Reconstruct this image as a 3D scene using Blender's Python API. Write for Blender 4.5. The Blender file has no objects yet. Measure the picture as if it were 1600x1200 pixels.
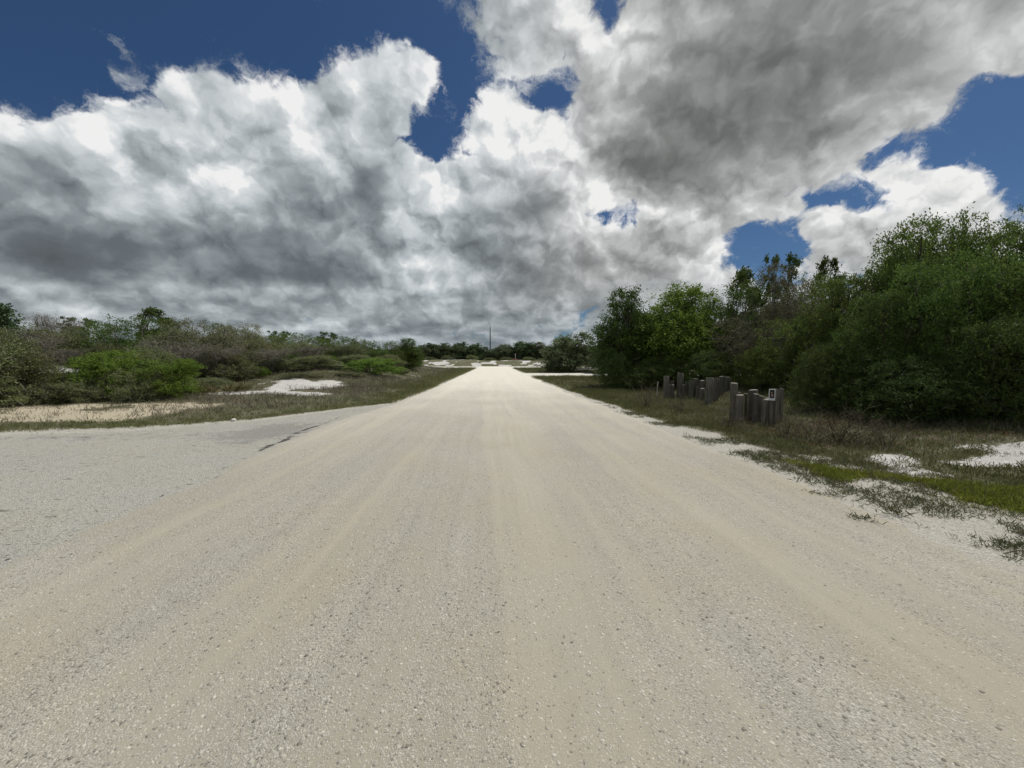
import bpy, math, random
import numpy as np
from mathutils import Vector, Euler

SC = bpy.context.scene
COL = SC.collection
R = math.radians
rng = np.random.default_rng(20)
random.seed(20)

# ------------------------------------------------------------------ camera
FPX, PITCH, YAW, EYE = 603.0, math.atan(38/603), math.atan(30/603), 1.6
cam_d = bpy.data.cameras.new('camera'); cam = bpy.data.objects.new('camera', cam_d); COL.objects.link(cam)
cam.location = (0, 0, EYE); cam.rotation_euler = (math.pi/2 - PITCH, 0, -YAW)
cam_d.sensor_width = 36; cam_d.lens = 36*FPX/1600
cam_d.clip_start = 0.05; cam_d.clip_end = 6000
SC.camera = cam
SC.render.resolution_x, SC.render.resolution_y = 1024, 768
CR = cam.rotation_euler.to_matrix()

def ray(u, v):
    """direction of a line of sight, normalised to one metre of travel along the road (y)"""
    d = CR @ Vector(((u-800)/FPX, (600-v)/FPX, -1))
    return d/d.y
def at(u, v, z=0.0):
    d = ray(u, v); t = (z-EYE)/d.z
    return Vector((d.x*t, d.y*t, z))

# ------------------------------------------------------------------ numpy value noise
def _hash(i, j, s):
    n = (i*374761393 + j*668265263 + s*144665) & 0x7fffffff
    n = ((n ^ (n >> 13))*1274126177) & 0x7fffffff
    n = ((n ^ (n >> 16))*1911520717) & 0x7fffffff
    return ((n ^ (n >> 15)) & 0xffff)/65535.0
def vnoise(x, y, s=0):
    x = np.asarray(x, float); y = np.asarray(y, float)
    x, y = np.broadcast_arrays(x, y)
    i = np.floor(x).astype(np.int64); j = np.floor(y).astype(np.int64)
    fx = x-i; fy = y-j
    fx = fx*fx*(3-2*fx); fy = fy*fy*(3-2*fy)
    a = _hash(i, j, s); b = _hash(i+1, j, s); c = _hash(i, j+1, s); d = _hash(i+1, j+1, s)
    return (a*(1-fx)+b*fx)*(1-fy) + (c*(1-fx)+d*fx)*fy
def fbm(x, y, s=0, o=4):
    t = 0; a = .5; n = 0
    for k in range(o):
        t = t + a*vnoise(x*2**k, y*2**k, s+k*7); n += a; a *= .5
    return t/n
def sstep(a, b, x):
    t = np.clip((np.asarray(x, float)-a)/(b-a), 0, 1)
    return t*t*(3-2*t)

# ------------------------------------------------------------------ material helpers
class NT:
    def __init__(s, tree): s.t = tree; tree.nodes.clear()
    def n(s, typ, **kw):
        nd = s.t.nodes.new(typ)
        for k, v in kw.items(): setattr(nd, k, v)
        return nd
    def put(s, sock, val):
        if val is None: return
        if isinstance(val, bpy.types.NodeSocket): s.t.links.new(val, sock)
        elif isinstance(val, (tuple, list)) and sock.type == 'RGBA' and len(val) == 3: sock.default_value = (*val, 1)
        else: sock.default_value = val
    def m(s, op, a, b=None, c=None, clamp=False):
        nd = s.n('ShaderNodeMath', operation=op, use_clamp=clamp)
        for k, v in enumerate((a, b, c)): s.put(nd.inputs[k], v)
        return nd.outputs[0]
    def vm(s, op, a, b=None, scale=None):
        nd = s.n('ShaderNodeVectorMath', operation=op)
        s.put(nd.inputs[0], a); s.put(nd.inputs[1], b)
        if scale is not None: s.put(nd.inputs['Scale'], scale)
        return nd.outputs['Value'] if op in ('DOT_PRODUCT', 'LENGTH') else nd.outputs[0]
    def mix(s, f, a, b, blend='MIX'):
        nd = s.n('ShaderNodeMix', data_type='RGBA', blend_type=blend)
        s.put(nd.inputs[0], f); s.put(nd.inputs[6], a); s.put(nd.inputs[7], b)
        return nd.outputs[2]
    def fmix(s, f, a, b):
        nd = s.n('ShaderNodeMix', data_type='FLOAT')
        s.put(nd.inputs[0], f); s.put(nd.inputs[2], a); s.put(nd.inputs[3], b)
        return nd.outputs[0]
    def rng(s, x, a, b, c=0.0, d=1.0, smooth=True):
        nd = s.n('ShaderNodeMapRange', interpolation_type='SMOOTHSTEP' if smooth else 'LINEAR')
        for k, v in enumerate((x, a, b, c, d)): s.put(nd.inputs[k], v)
        return nd.outputs[0]
    def noise(s, vec, scale, detail=4, rough=.5, dist=0, out=0):
        nd = s.n('ShaderNodeTexNoise'); s.put(nd.inputs['Vector'], vec)
        s.put(nd.inputs['Scale'], scale); s.put(nd.inputs['Detail'], detail); s.put(nd.inputs['Roughness'], rough)
        s.put(nd.inputs['Distortion'], dist)
        return nd.outputs[out]
    def vor(s, vec, scale, detail=0, rough=.5, out='Distance', feat='F1', rnd=1, smooth=None):
        nd = s.n('ShaderNodeTexVoronoi', feature=feat); s.put(nd.inputs['Vector'], vec)
        s.put(nd.inputs['Scale'], scale); s.put(nd.inputs['Randomness'], rnd)
        if 'Detail' in nd.inputs: s.put(nd.inputs['Detail'], detail); s.put(nd.inputs['Roughness'], rough); nd.normalize = True
        if smooth is not None: s.put(nd.inputs['Smoothness'], smooth)
        return nd.outputs[out]
    def noise2(s, vec, scale, detail=4, rough=.5, out=0):
        nd = s.n('ShaderNodeTexNoise', noise_dimensions='2D'); s.put(nd.inputs['Vector'], vec)
        s.put(nd.inputs['Scale'], scale); s.put(nd.inputs['Detail'], detail); s.put(nd.inputs['Roughness'], rough)
        return nd.outputs[out]
    def vor2(s, vec, scale, detail=0, rough=.5, feat='F1', out='Distance'):
        nd = s.n('ShaderNodeTexVoronoi', feature=feat, voronoi_dimensions='2D', normalize=True); s.put(nd.inputs['Vector'], vec)
        s.put(nd.inputs['Scale'], scale); s.put(nd.inputs['Detail'], detail); s.put(nd.inputs['Roughness'], rough)
        return nd.outputs[out]
    def attr(s, name, out='Fac'):
        return s.n('ShaderNodeAttribute', attribute_name=name).outputs[out]
    def stretch(s, vec, sc):
        return s.vm('MULTIPLY', vec, sc)
    def ramp(s, fac, stops, interp='LINEAR'):
        nd = s.n('ShaderNodeValToRGB'); cr = nd.color_ramp; cr.interpolation = interp
        while len(cr.elements) > 1: cr.elements.remove(cr.elements[-1])
        cr.elements[0].position = stops[0][0]; cr.elements[0].color = (*stops[0][1], 1)
        for p, c in stops[1:]:
            e = cr.elements.new(p); e.color = (*c, 1)
        s.put(nd.inputs[0], fac)
        return nd.outputs[0]

def new_mat(name):
    mt = bpy.data.materials.new(name); mt.use_nodes = True
    return mt, NT(mt.node_tree)
def finish(N, color, rough=.8, normal=None, spec=.3, transl=None):
    p = N.n('ShaderNodeBsdfPrincipled')
    N.put(p.inputs['Base Color'], color); N.put(p.inputs['Roughness'], rough)
    N.put(p.inputs['Specular IOR Level'], spec)
    if normal is not None: N.put(p.inputs['Normal'], normal)
    o = N.n('ShaderNodeOutputMaterial'); sh = p.outputs[0]
    if transl:
        t = N.n('ShaderNodeBsdfTranslucent'); N.put(t.inputs['Color'], color)
        mx = N.n('ShaderNodeMixShader'); mx.inputs[0].default_value = transl
        N.t.links.new(sh, mx.inputs[1]); N.t.links.new(t.outputs[0], mx.inputs[2]); sh = mx.outputs[0]
    N.t.links.new(sh, o.inputs['Surface'])
def bump(N, h, strength=.5, dist=.01, normal=None):
    b = N.n('ShaderNodeBump'); N.put(b.inputs['Height'], h); b.inputs['Strength'].default_value = strength
    b.inputs['Distance'].default_value = dist
    if normal is not None: N.put(b.inputs['Normal'], normal)
    return b.outputs[0]

# ------------------------------------------------------------------ mesh helpers
def mesh_np(name, verts, faces, mats=(), midx=None, smooth=False):
    """faces: list of (n,k) integer arrays"""
    me = bpy.data.meshes.new(name)
    verts = np.asarray(verts, np.float32)
    me.vertices.add(len(verts)); me.vertices.foreach_set('co', verts.ravel())
    faces = [np.asarray(f, np.int32) for f in faces if len(f)]
    loops = np.concatenate([f.ravel() for f in faces]) if faces else np.zeros(0, np.int32)
    tot = np.concatenate([np.full(len(f), f.shape[1], np.int32) for f in faces]) if faces else np.zeros(0, np.int32)
    start = np.concatenate([[0], np.cumsum(tot)[:-1]]).astype(np.int32)
    me.loops.add(len(loops)); me.loops.foreach_set('vertex_index', loops)
    me.polygons.add(len(tot)); me.polygons.foreach_set('loop_start', start); me.polygons.foreach_set('loop_total', tot)
    for mt in mats: me.materials.append(mt)
    if midx is not None: me.polygons.foreach_set('material_index', np.asarray(midx, np.int32))
    me.polygons.foreach_set('use_smooth', np.full(len(tot), smooth))
    me.update(calc_edges=True)
    return me
def link(name, me, parent=None):
    o = bpy.data.objects.new(name, me); COL.objects.link(o)
    if parent is not None: o.parent = parent
    return o
def tag(o, label=None, cat=None, group=None, kind=None):
    if label: o['label'] = label
    if cat: o['category'] = cat
    if group: o['group'] = group
    if kind: o['kind'] = kind
    return o
def empty(name, loc=(0, 0, 0)):
    o = bpy.data.objects.new(name, None); COL.objects.link(o); o.location = loc; o.empty_display_size = .2
    return o
def copy_tree(o, parent=None):
    c = o.copy(); COL.objects.link(c)
    if parent is not None: c.parent = parent
    for ch in list(o.children): copy_tree(ch, c)
    return c

class Acc:
    """collects tubes and quads into one mesh"""
    def __init__(s): s.v = []; s.q = []; s.t = []; s.n = 0
    def add(s, v, q=None, t=None):
        v = np.asarray(v, float)
        s.v.append(v)
        if q is not None and len(q): s.q.append(np.asarray(q)+s.n)
        if t is not None and len(t): s.t.append(np.asarray(t)+s.n)
        s.n += len(v)
    def tube(s, pts, rad, k=6, cap=False):
        pts = [np.asarray(p, float) for p in pts]; m = len(pts); V = []
        for i, p in enumerate(pts):
            d = pts[min(i+1, m-1)]-pts[max(i-1, 0)]; d = d/(np.linalg.norm(d)+1e-9)
            a = np.cross(d, (0, 0, 1) if abs(d[2]) < .9 else (1, 0, 0)); a /= np.linalg.norm(a); b = np.cross(d, a)
            for j in range(k):
                th = 2*math.pi*j/k
                V.append(p+rad[i]*(math.cos(th)*a+math.sin(th)*b))
        Q = [(i*k+j, i*k+(j+1) % k, (i+1)*k+(j+1) % k, (i+1)*k+j) for i in range(m-1) for j in range(k)]
        T = []
        if cap:
            V.append(pts[-1]); c = len(V)-1
            T = [((m-1)*k+j, (m-1)*k+(j+1) % k, c) for j in range(k)]
        s.add(V, Q, T)
    def mesh(s, name, mats, smooth=True):
        return mesh_np(name, np.concatenate(s.v), [x for x in (np.concatenate(s.q) if s.q else [], np.concatenate(s.t) if s.t else []) if len(x)], mats, smooth=smooth)

# ------------------------------------------------------------------ sun and sky
SUN_EL, SUN_AZ = R(60), R(50)            # azimuth clockwise from the road's direction (+y)
sd = bpy.data.lights.new('sun', 'SUN'); sd.energy = 4.2; sd.angle = R(.5); sd.color = (1, .955, .88)
sun = bpy.data.objects.new('sun', sd); COL.objects.link(sun)
sdir = Vector((math.cos(SUN_EL)*math.sin(SUN_AZ), math.cos(SUN_EL)*math.cos(SUN_AZ), math.sin(SUN_EL)))
sun.rotation_euler = sdir.to_track_quat('Z', 'Y').to_euler(); sun.location = sdir*50

COVER = [
    "888888888888888888888888888888888888888888888888888888888888888888888369567084888888888888888888888888888888888888888888888888",
    "888888888888888888888888888888888888888888888888888888888888888888888369567084888888888888888888888888888888888888888888888888",
    "929089888888888888888888888888888888888888888888888888888888888888888372617385888888888888888888888888888888888888888888888888",
    "999998979594939291909089888888888888888888888888888888888888888888888577707886888888888888888888888888888888888888888888888888",
    "999999999999999998979695949493929291919190909090898989898989898989898782798388898989909090909190888888888888888888888888888888",
    "999999999999999999999999999999989797969695959594949494939393939393939290889093949494949595959694898888888888888888888888888888",
    "999999999999999999999999999999999999999999999999999998989898989898989797979798989999999999989688757376848888888988888888888886",
    "999999999999999999999999999999999999999999999999999999999999999999999999999999999999999999968872485059728791999995898885838074",
    "999999999999999999999999999999999999999999999999999999999999999999999999999999999999999999938259262228418599999996837876634218",
    "859999999999999999999999999999999999999999999999999999999999999999999999999999999999999999948144000001459599999683864925120703",
    "346996999999999999999999999999999999999999999999999999999999999999999999999999999999999999958350161735729999598799990000030000",
    "001754809999999999999999999999999999999999999999999999999999999999999999999795949495989999979382746457678619369699730000000000",
    "000001366486999999999999999999999999999999999999999999999999999999999999988773656074939999999995928373290017709975010000000005",
    "000000001848708999999999999999999999999999999999999999999999999999999999977650374677959999999998989882615763878706000000020844",
    "000000000001295586979999999999999999999999999999999999999999999999999999988879838994989999999999999996987667536039130006176999",
    "000000000000001052899993999999999999999999999999999999999999999999999999999899999999999999999999999999999390788674241044949999",
    "000000000000000000307978859497999999999999999999999998979899999999999999999999999999999999999999999999999993868377537299999999",
    "000000000000000000004274848888808797999999999997959390899397989999999999999999999999999999999999999999999996969792999999999999",
    "000000000000000000007364808887746890969999999995866937275052509499999999999999999999999999999999999999999999999999999999999999",
    "000000000000000000001945556780797174909999999995865500000042709399999999989899999999999999999999999999999999999999999999999999",
    "000000000000000000000000203449455152769397999997917012000027608291969791879299999999999999999999999999999999999999999999999999",
    "000000000000000000000000000116191622467289999998968239000015487081898775688195979999999999999999999999999999999999999999999999",
    "000000000000000000000000000000000306173557748694989472390400376265543113225888939899999999999999999999999999999999999999999999",
    "000000000000000000000000000000000000011024416181939686661100396668563624356893979999999999999999999999999999999999999999999999",
    "000000000000000000000000000000000000000000001230526768642304588291959178708392929496989999999999999999999999999999999999999999",
    "000000000000000000000000000000000000000000000002111810100914778791969588827769698491989999999999999999999999999999999999999999",
    "000000000000000000000000000000000000000000000000000512163146848589959895917863347287989999999999999999999999999999999999999999",
    "000000000000000000000000000000000000000000000000000213255075807884949999968163437487989999999999999999999999999999999999999999",
    "000000000000000000000000000000000000000000000000000213245075777784949999958066697787989999999999999999999999999999999999999999",
    "000000000000000000000000000000000000000000000000000212244975777784949999958066727788999999999999999999999999999999999999999999",
    "000000000000000000000000000000000000000000000000000212234974777784949999958067727788999999999999999999999999999999999999999999",
]
SHADE = [
    "444444444444444444444444444444444444444444444444444444444444444444444444444444444444444444444444444444444444444444444444444444",
    "444444444444444444444444444444444444444444444444444444444444444444444444444444444444444444444444444444444444444444444444444444",
    "404243444444444448474444444444444445474951484543414243444444444444444446474644444444444444444444444444444444444444444444444444",
    "333334353738394450484236354043444553565865594942383942444444444444444548514845444444444444444444444444444445464749505254565962",
    "303333333333335367505054484141444648505461564538343743464545444444444549514539373942444648495050515253545557586062646667697173",
    "252326293132303235353840423637434437273245484543434650535149474442404043454444475155565758596061626364656767686971727375777777",
    "353127242221160404162327292829344142343339424347525661615550474442414248515454555759575863666867646467707273757677777777777779",
    "474137333025180804061318222218141010081017253345586775807360483929201824324046495051535762687470596167747674737777777779828589",
    "555247423835322824191415242626262522181514172441637576726354484132222029394550484137404960708778626263697070778882828587909498",
    "625555524743383542453732333227232427283032333547688991756048423833272530343644484952545863739382736557656471808686838895999591",
    "737057555552443335515949434642292122273340414048627173685735272427283242515869747164575863718178776763789999808173909995918681",
    "666977655555544334445660605957474239373841403846596666656234323232333849596571727066616165687072777071879487869699999186827777",
    "666666737262555446525569807167756148444342363242576566635542393738415067818890837874696868676568736868707380839995868278777772",
    "666666667076726758676172666860747655454661402635546567655645363232293246627689909292847770636062676562627180939782787777756970",
    "666666666666728080867572848568686856464651392029516774766754433733262541597793928679696050454751555251546467737774777671677373",
    "666666666666666881999969688387807162565454392026506881908373666053454453658499907257412922222935403941414652616366726770767062",
    "666666666666666666769974667178797366646464482628506881989282767270697073767874594226100302101925273031293545565458667474686055",
    "666666666666666666668086717278777468666975664440546981999988837982899392897457422716101011131514162924234046394656687366575555",
    "666666666666666666666879797985827875767782806557617278999994919096999999907562503624181816151717153119212831364658726455555555",
    "666666666666666666666666687381868482838887847468688077879699999999999999927967564228222422222419152217202831375470575555555555",
    "666666666666666666666666666668727887828079807876769081818793949799999999968473624938333127252520151519283133425055555555555555",
    "666666666666666666666666666666666671747370697577778781788184879199999999968473635345393529262317161726313333384855555555555555",
    "666666666666666666666666666666666666666772737577778079767371758081797981817467605450554631251821252932333333394855555555555555",
    "666666666666666666666666666666666666666670747677777777777471717371686873767166615652474237322932323333333333394955555555555555",
    "666666666666666666666666666666666666666666666871757777777777726866666873767371707072706047393333333333333333394955555555555555",
    "666666666666666666666666666666666666666666666667717677777777767475798079788187888783715546393333333333333333405055555555555555",
    "666666666666666666666666666666666666666666666666666869707172727376818279777776716760514644383333333333333333405155555555555555",
    "666666666666666666666666666666666666666666666666666666666666666669747777767166625752454444383333333333333333415155555555555555",
    "666666666666666666666666666666666666666666666666666666666666666669747777767166615550444444383333333333333333425255555555555555",
    "666666666666666666666666666666666666666666666666666666666666666669747777767166605550444444383333333333333333425355555555555555",
    "666666666666666666666666666666666666666666666666666666666666666669747777767165605550444443373333333333333333435355555555555555",
]
EXPOSURE = -0.35
def build_world():
    w = bpy.data.worlds.new('World'); SC.world = w; w.use_nodes = True
    N = NT(w.node_tree)
    sky = N.n('ShaderNodeTexSky', sky_type='NISHITA', sun_disc=False, sun_elevation=SUN_EL, sun_rotation=SUN_AZ)
    sky.air_density = 1.0; sky.dust_density = .6; sky.ozone_density = 2.2; sky.altitude = 20
    D = N.n('ShaderNodeTexCoord').outputs['Generated']
    D = N.vm('NORMALIZE', D)
    sx = N.n('ShaderNodeSeparateXYZ'); N.put(sx.inputs[0], D); x, y, z = sx.outputs
    zc = N.m('MAXIMUM', z, 0.0)
    den = N.m('ADD', zc, .85)
    cb = N.n('ShaderNodeCombineXYZ')
    for i in range(3): N.put(cb.inputs[i], den)
    P = N.vm('DIVIDE', D, cb.outputs[0])
    # where in the sky: azimuth and elevation, bent by turbulence
    wn = N.noise2(N.vm('MULTIPLY', P, (1, 1, 0)), 6.5, 4, .58, out=1)
    ws = N.n('ShaderNodeSeparateXYZ'); N.put(ws.inputs[0], wn)
    az = N.m('ARCTAN2', x, y); el = N.m('ARCSINE', z)
    az = N.m('ADD', az, N.m('MULTIPLY', N.m('SUBTRACT', ws.outputs[0], .5), .06))
    el = N.m('ADD', el, N.m('MULTIPLY', N.m('MULTIPLY', N.m('SUBTRACT', ws.outputs[1], .5), .05), N.rng(el, 0, .25, .35, 1)))
    fac = N.m('DIVIDE', N.m('PINGPONG', N.m('ADD', az, R(62)), R(124)), R(124))
    e = N.m('DIVIDE', N.m('MINIMUM', N.m('MAXIMUM', el, 0.0), R(45)), R(1.5))
    second = N.m('GREATER_THAN', fac, .5); f2 = N.m('MULTIPLY', N.m('SUBTRACT', fac, N.m('MULTIPLY', second, .5)), 2.0)
    tot = None
    for k in range(31):
        cov = [int(COVER[k][i*2:i*2+2]) for i in range(63)]; sh = [int(SHADE[k][i*2:i*2+2]) for i in range(63)]
        ra, rb = [N.ramp(f2, [(i/31, (cov[i+o]/100, sh[i+o]/100, 0)) for i in range(32)]) for o in (0, 31)]
        ramp = N.mix(second, ra, rb)
        wgt = N.m('SUBTRACT', 1.0, N.m('ABSOLUTE', N.m('SUBTRACT', e, float(k))), clamp=True)
        t = N.vm('SCALE', ramp, scale=wgt)
        tot = t if tot is None else N.vm('ADD', tot, t)
    ts = N.n('ShaderNodeSeparateXYZ'); N.put(ts.inputs[0], tot)
    cover, shade = ts.outputs[0], ts.outputs[1]
    # cauliflower puffs and wisps, in the plane of the cloud deck
    P2 = N.vm('MULTIPLY', P, (1, 1, 0))
    wv = N.vm('SUBTRACT', N.noise2(P2, 12, 5, .62, out=1), (.5, .5, .5))
    wrp = N.vm('ADD', P2, N.vm('SCALE', wv, scale=.060))
    def puffs(vec, det):
        v = N.vor2(vec, 8.2, det+.6, .58)
        f = N.noise2(vec, 6.8, 2+det, .55)
        return N.m('ADD', N.m('MULTIPLY', N.m('SUBTRACT', .40, v), 1.45), N.m('MULTIPLY', N.m('SUBTRACT', f, .5), .8))
    # the same field a step towards the sun's side of the sky: up the cloud, and to the right
    rad = N.vm('NORMALIZE', N.vm('MULTIPLY', D, (1, 1, 0)))
    step = N.vm('ADD', N.vm('SCALE', rad, scale=-.034), (.016, .006, 0))
    h0 = puffs(wrp, 3.0); h1 = puffs(N.vm('ADD', wrp, step), 1.5)
    fine = N.noise2(wrp, 24, 6, .6)
    cv = N.m('SUBTRACT', N.m('MULTIPLY', cover, 1.5), .52)
    dens = N.m('ADD', N.m('ADD', cv, N.m('MULTIPLY', h0, 1.05)), N.m('MULTIPLY', N.m('SUBTRACT', fine, .5), 1.0))
    alpha = N.rng(dens, .33, .66)
    wisp = N.noise2(N.vm('ADD', N.vm('MULTIPLY', P2, (1.0, 1.5, 0)), N.vm('SCALE', wv, scale=.25)), 13, 7, .66)
    thin_veil = N.m('MULTIPLY', N.rng(N.m('ADD', dens, N.m('MULTIPLY', N.m('SUBTRACT', wisp, .5), 2.3)), .12, .95), .7)
    alpha = N.m('MAXIMUM', alpha, thin_veil)
    alpha = N.m('MULTIPLY', alpha, N.rng(z, -.02, .01))
    low = N.rng(z, .02, .24, 1, 0)
    v0 = N.vor2(wrp, 21.0, 2.0, .5); v1 = N.vor2(N.vm('ADD', wrp, N.vm('SCALE', step, scale=.36)), 21.0, 1.0, .5)
    curls = N.m('SUBTRACT', v1, v0)
    # towards the skyline the decks are seen edge on: flat bases, lit tops
    def deck(dz):
        c = N.n('ShaderNodeCombineXYZ'); N.put(c.inputs[0], N.m('MULTIPLY', N.m('ARCTAN2', x, y), 7.0)); N.put(c.inputs[1], N.m('MULTIPLY', N.m('POWER', N.m('MAXIMUM', N.m('ADD', z, dz), 0.0), .7), 17.0))
        return N.noise2(N.vm('ADD', c.outputs[0], N.vm('SCALE', wv, scale=.5)), 1.0, 5, .55)
    bands = N.m('SUBTRACT', deck(0.0), deck(.016))
    relief = N.m('MULTIPLY', N.m('SUBTRACT', h0, h1), N.fmix(low, 1.0, .45))
    thin = N.rng(dens, .45, 1.0, 1, 0)
    b = N.m('ADD', N.rng(shade, .0, 1.0, .13, .97, smooth=False), N.m('MULTIPLY', relief, N.fmix(shade, .30, .95)))
    b = N.m('ADD', b, N.m('MULTIPLY', N.m('SUBTRACT', h0, .1), .16))
    b = N.m('ADD', b, N.m('MULTIPLY', N.m('SUBTRACT', fine, .5), N.fmix(shade, .05, .18)))
    b = N.m('ADD', b, N.m('MULTIPLY', curls, N.fmix(shade, .05, .55)))
    b = N.m('ADD', b, N.m('MULTIPLY', bands, N.m('MULTIPLY', low, .85)))
    b = N.m('ADD', b, N.m('MULTIPLY', thin, .06), clamp=True)
    K = 1/BG
    grey = N.ramp(b, [(0, (.115, .117, .112)), (.22, (.165, .17, .166)), (.45, (.31, .32, .315)), (.7, (.56, .57, .565)), (.88, (.79, .80, .80)), (1, (1.0, 1.0, .985))])
    blu = N.ramp(b, [(0, (.105, .122, .138)), (.22, (.155, .182, .205)), (.45, (.29, .335, .365)), (.7, (.55, .605, .64)), (.88, (.76, .805, .83)), (1, (1.0, 1.0, 1.0))])
    cl = N.vm('SCALE', N.mix(N.m('MAXIMUM', low, N.rng(az, .35, -.15, .0, .8)), grey, blu), scale=K*CLOUD_GAIN)
    blue = N.vm('MULTIPLY', sky.outputs[0], (.29, .42, .56))
    # below the skyline the dome keeps the sky's last colour
    out = N.mix(alpha, blue, cl)
    bg = N.n('ShaderNodeBackground'); N.put(bg.inputs[0], out); bg.inputs[1].default_value = BG
    o = N.n('ShaderNodeOutputWorld'); N.t.links.new(bg.outputs[0], o.inputs[0])
    w.cycles.sampling_method = 'MANUAL'; w.cycles.sample_map_resolution = 512
BG, CLOUD_GAIN = .1, 1.1
build_world()
SC.view_settings.view_transform = 'Standard'; SC.view_settings.look = 'None'
SC.view_settings.gamma = 1; SC.view_settings.exposure = EXPOSURE; SC.view_settings.use_curve_mapping = False
SC.cycles.max_bounces = 5; SC.cycles.diffuse_bounces = 3; SC.cycles.glossy_bounces = 2; SC.cycles.transmission_bounces = 3
SC.cycles.use_denoising = True
# ------------------------------------------------------------------ layout of the ground
_yl = np.array([-6, 5, 8, 11, 14, 20, 40, 60, 92.]); _xl = np.array([-3.8, -3.85, -4.15, -4.15, -3.6, -3.4, -3.2, -3.1, -3.1])
_yr = np.array([-6, 3, 6, 12, 34, 92.]); _xr = np.array([4.3, 4.1, 3.9, 3.8, 3.5, 3.6])
def road_l(y): return np.interp(y, _yl, _xl)
def road_r(y): return np.interp(y, _yr, _xr)
_ax = np.array([-60, -11.2, -8.1, -6.4, -5.1, -4.2, -3.4]); _ay = np.array([6.6, 8.8, 9.4, 10.4, 12.4, 13.6, 14.6])
def apron_far(x): return np.interp(x, _ax, _ay)
SIDE_Y = (36.5, 45.5); CROSS_Y = (74.0, 91.0)

def off_road(x, y):
    """distance (m, rough) outside every driven surface; negative on them"""
    d_main = np.maximum(road_l(y)-x, x-road_r(y))
    d_main = np.maximum(d_main, y-92)
    d_ap = np.maximum(np.maximum(x+3.4, y-apron_far(x)), -7-y)
    d_side = np.maximum(np.maximum(3.0-x, SIDE_Y[0]-y), y-SIDE_Y[1])
    d_cr = np.maximum(CROSS_Y[0]-y, y-CROSS_Y[1])
    return np.minimum(np.minimum(d_main, d_ap), np.minimum(d_side, d_cr))

def H(x, y):
    x = np.asarray(x, float); y = np.asarray(y, float)
    o = off_road(x, y)
    n = fbm(x*.22, y*.22, 3, 4)
    left = 1.25*sstep(17, 33, y+.25*(x+10))*sstep(-5.5, -12.5, x+.05*(y-20))*sstep(73, 60, y)*(.35+.95*n)
    left = left+1.0*np.exp(-((x+28.5)/4.0)**2-((y-26.5)/2.6)**2)
    far = sstep(91.2, 97, y)*sstep(150, 112, y)*(.55+1.45*fbm(x*.09, y*.05+3, 9, 4))*.9
    mound = .75*np.exp(-((x-14)/4.5)**2-((y-50.5)/2.6)**2)*(.6+.8*n)
    right = .25*sstep(6.5, 11, x)*sstep(34, 25, y)*(.5+n)
    h = left+far+mound+right+.10*(n-.5)*sstep(.4, 3, o)
    return h*sstep(.15, 1.6, o)

def zones(x, y):
    """what covers the ground: (plants, white sand, yellow sand, shell gravel), each 0..1"""
    x = np.asarray(x, float); y = np.asarray(y, float)
    o = off_road(x, y)
    n1 = fbm(x*.5, y*.5, 21, 4); n2 = fbm(x*1.7, y*1.7, 22, 3); n3 = fbm(x*.16, y*.16, 23, 3)
    leftside = x < 0
    # pale yellow sand track left, behind the green strip
    yel = sstep(10.0, 10.9, y+.10*(x+11)+.9*(n1-.5))*sstep(15.8, 13.6, y+.04*(x+12)+1.6*(n1-.5))*sstep(-8.6, -10.6, x+2.2*(n1-.5))
    yel = np.where(leftside, yel*sstep(.28, .50, n2*.55+n1*.5), 0)
    # white sand: slope of the left mound, spots in the scrub, far bank, right mound, patch under the hedge
    w = np.exp(-((x+10.4)/2.5)**2-((y-21.6+.5*np.sin(x*2.2))/2.3)**2)*1.7*(.6+.75*vnoise(x*.9, y*1.9, 88))
    w = np.maximum(w, np.exp(-((x+10.7)/4.2)**2-((y-18.9+.25*np.sin(x*1.3))/1.0)**2)*1.3)
    w = np.maximum(w, np.exp(-((x+28)/3.4)**2-((y-25.2)/1.5)**2)*1.5)
    w = np.maximum(w, np.exp(-((x+7.2)/1.2)**2-((y-37)/1.0)**2)*1.1)
    w = np.maximum(w, np.exp(-((x+4.8)/.8)**2-((y-33)/.5)**2)*.8)
    w = np.maximum(w, sstep(91.6, 92.6, y)*sstep(122, 108, y)*(-.24+1.5*fbm(x*.55, y*.7, 31, 4)))
    w = np.maximum(w, np.exp(-((x-14)/5.0)**2-((y-50)/2.4)**2)*1.2)
    w = np.maximum(w, sstep(4.9, 6.0, x)*sstep(4.2, 4.9, y+.12*(x-6))*sstep(6.9, 6.0, y+.5*(n1-.5))*1.0*sstep(6.2, 5.6, y-.22*(x-5))*(.45+.6*vnoise(x*1.1, y*2.2, 89)))  # sand thinned with soil here to darken it in place of hedge shade
    w = sstep(.42, .62, w*.75+.85*(n1-.5)+.45*(n2-.5))
    # shell gravel thrown out along the right-hand edge and a little everywhere along the edges
    reach = np.where(leftside, .35, np.interp(y, [3.5, 7, 12, 20], [2.1, 1.3, .6, .3]))
    sh = sstep(reach*1.25, reach*.35, o+reach*1.1*(n1-.5)+.3*(n2-.5))
    veg = np.clip(1-w-yel-sh, 0, 1)*(.35+.9*n2)
    return np.clip(veg, 0, 1), w, yel, sh

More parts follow.
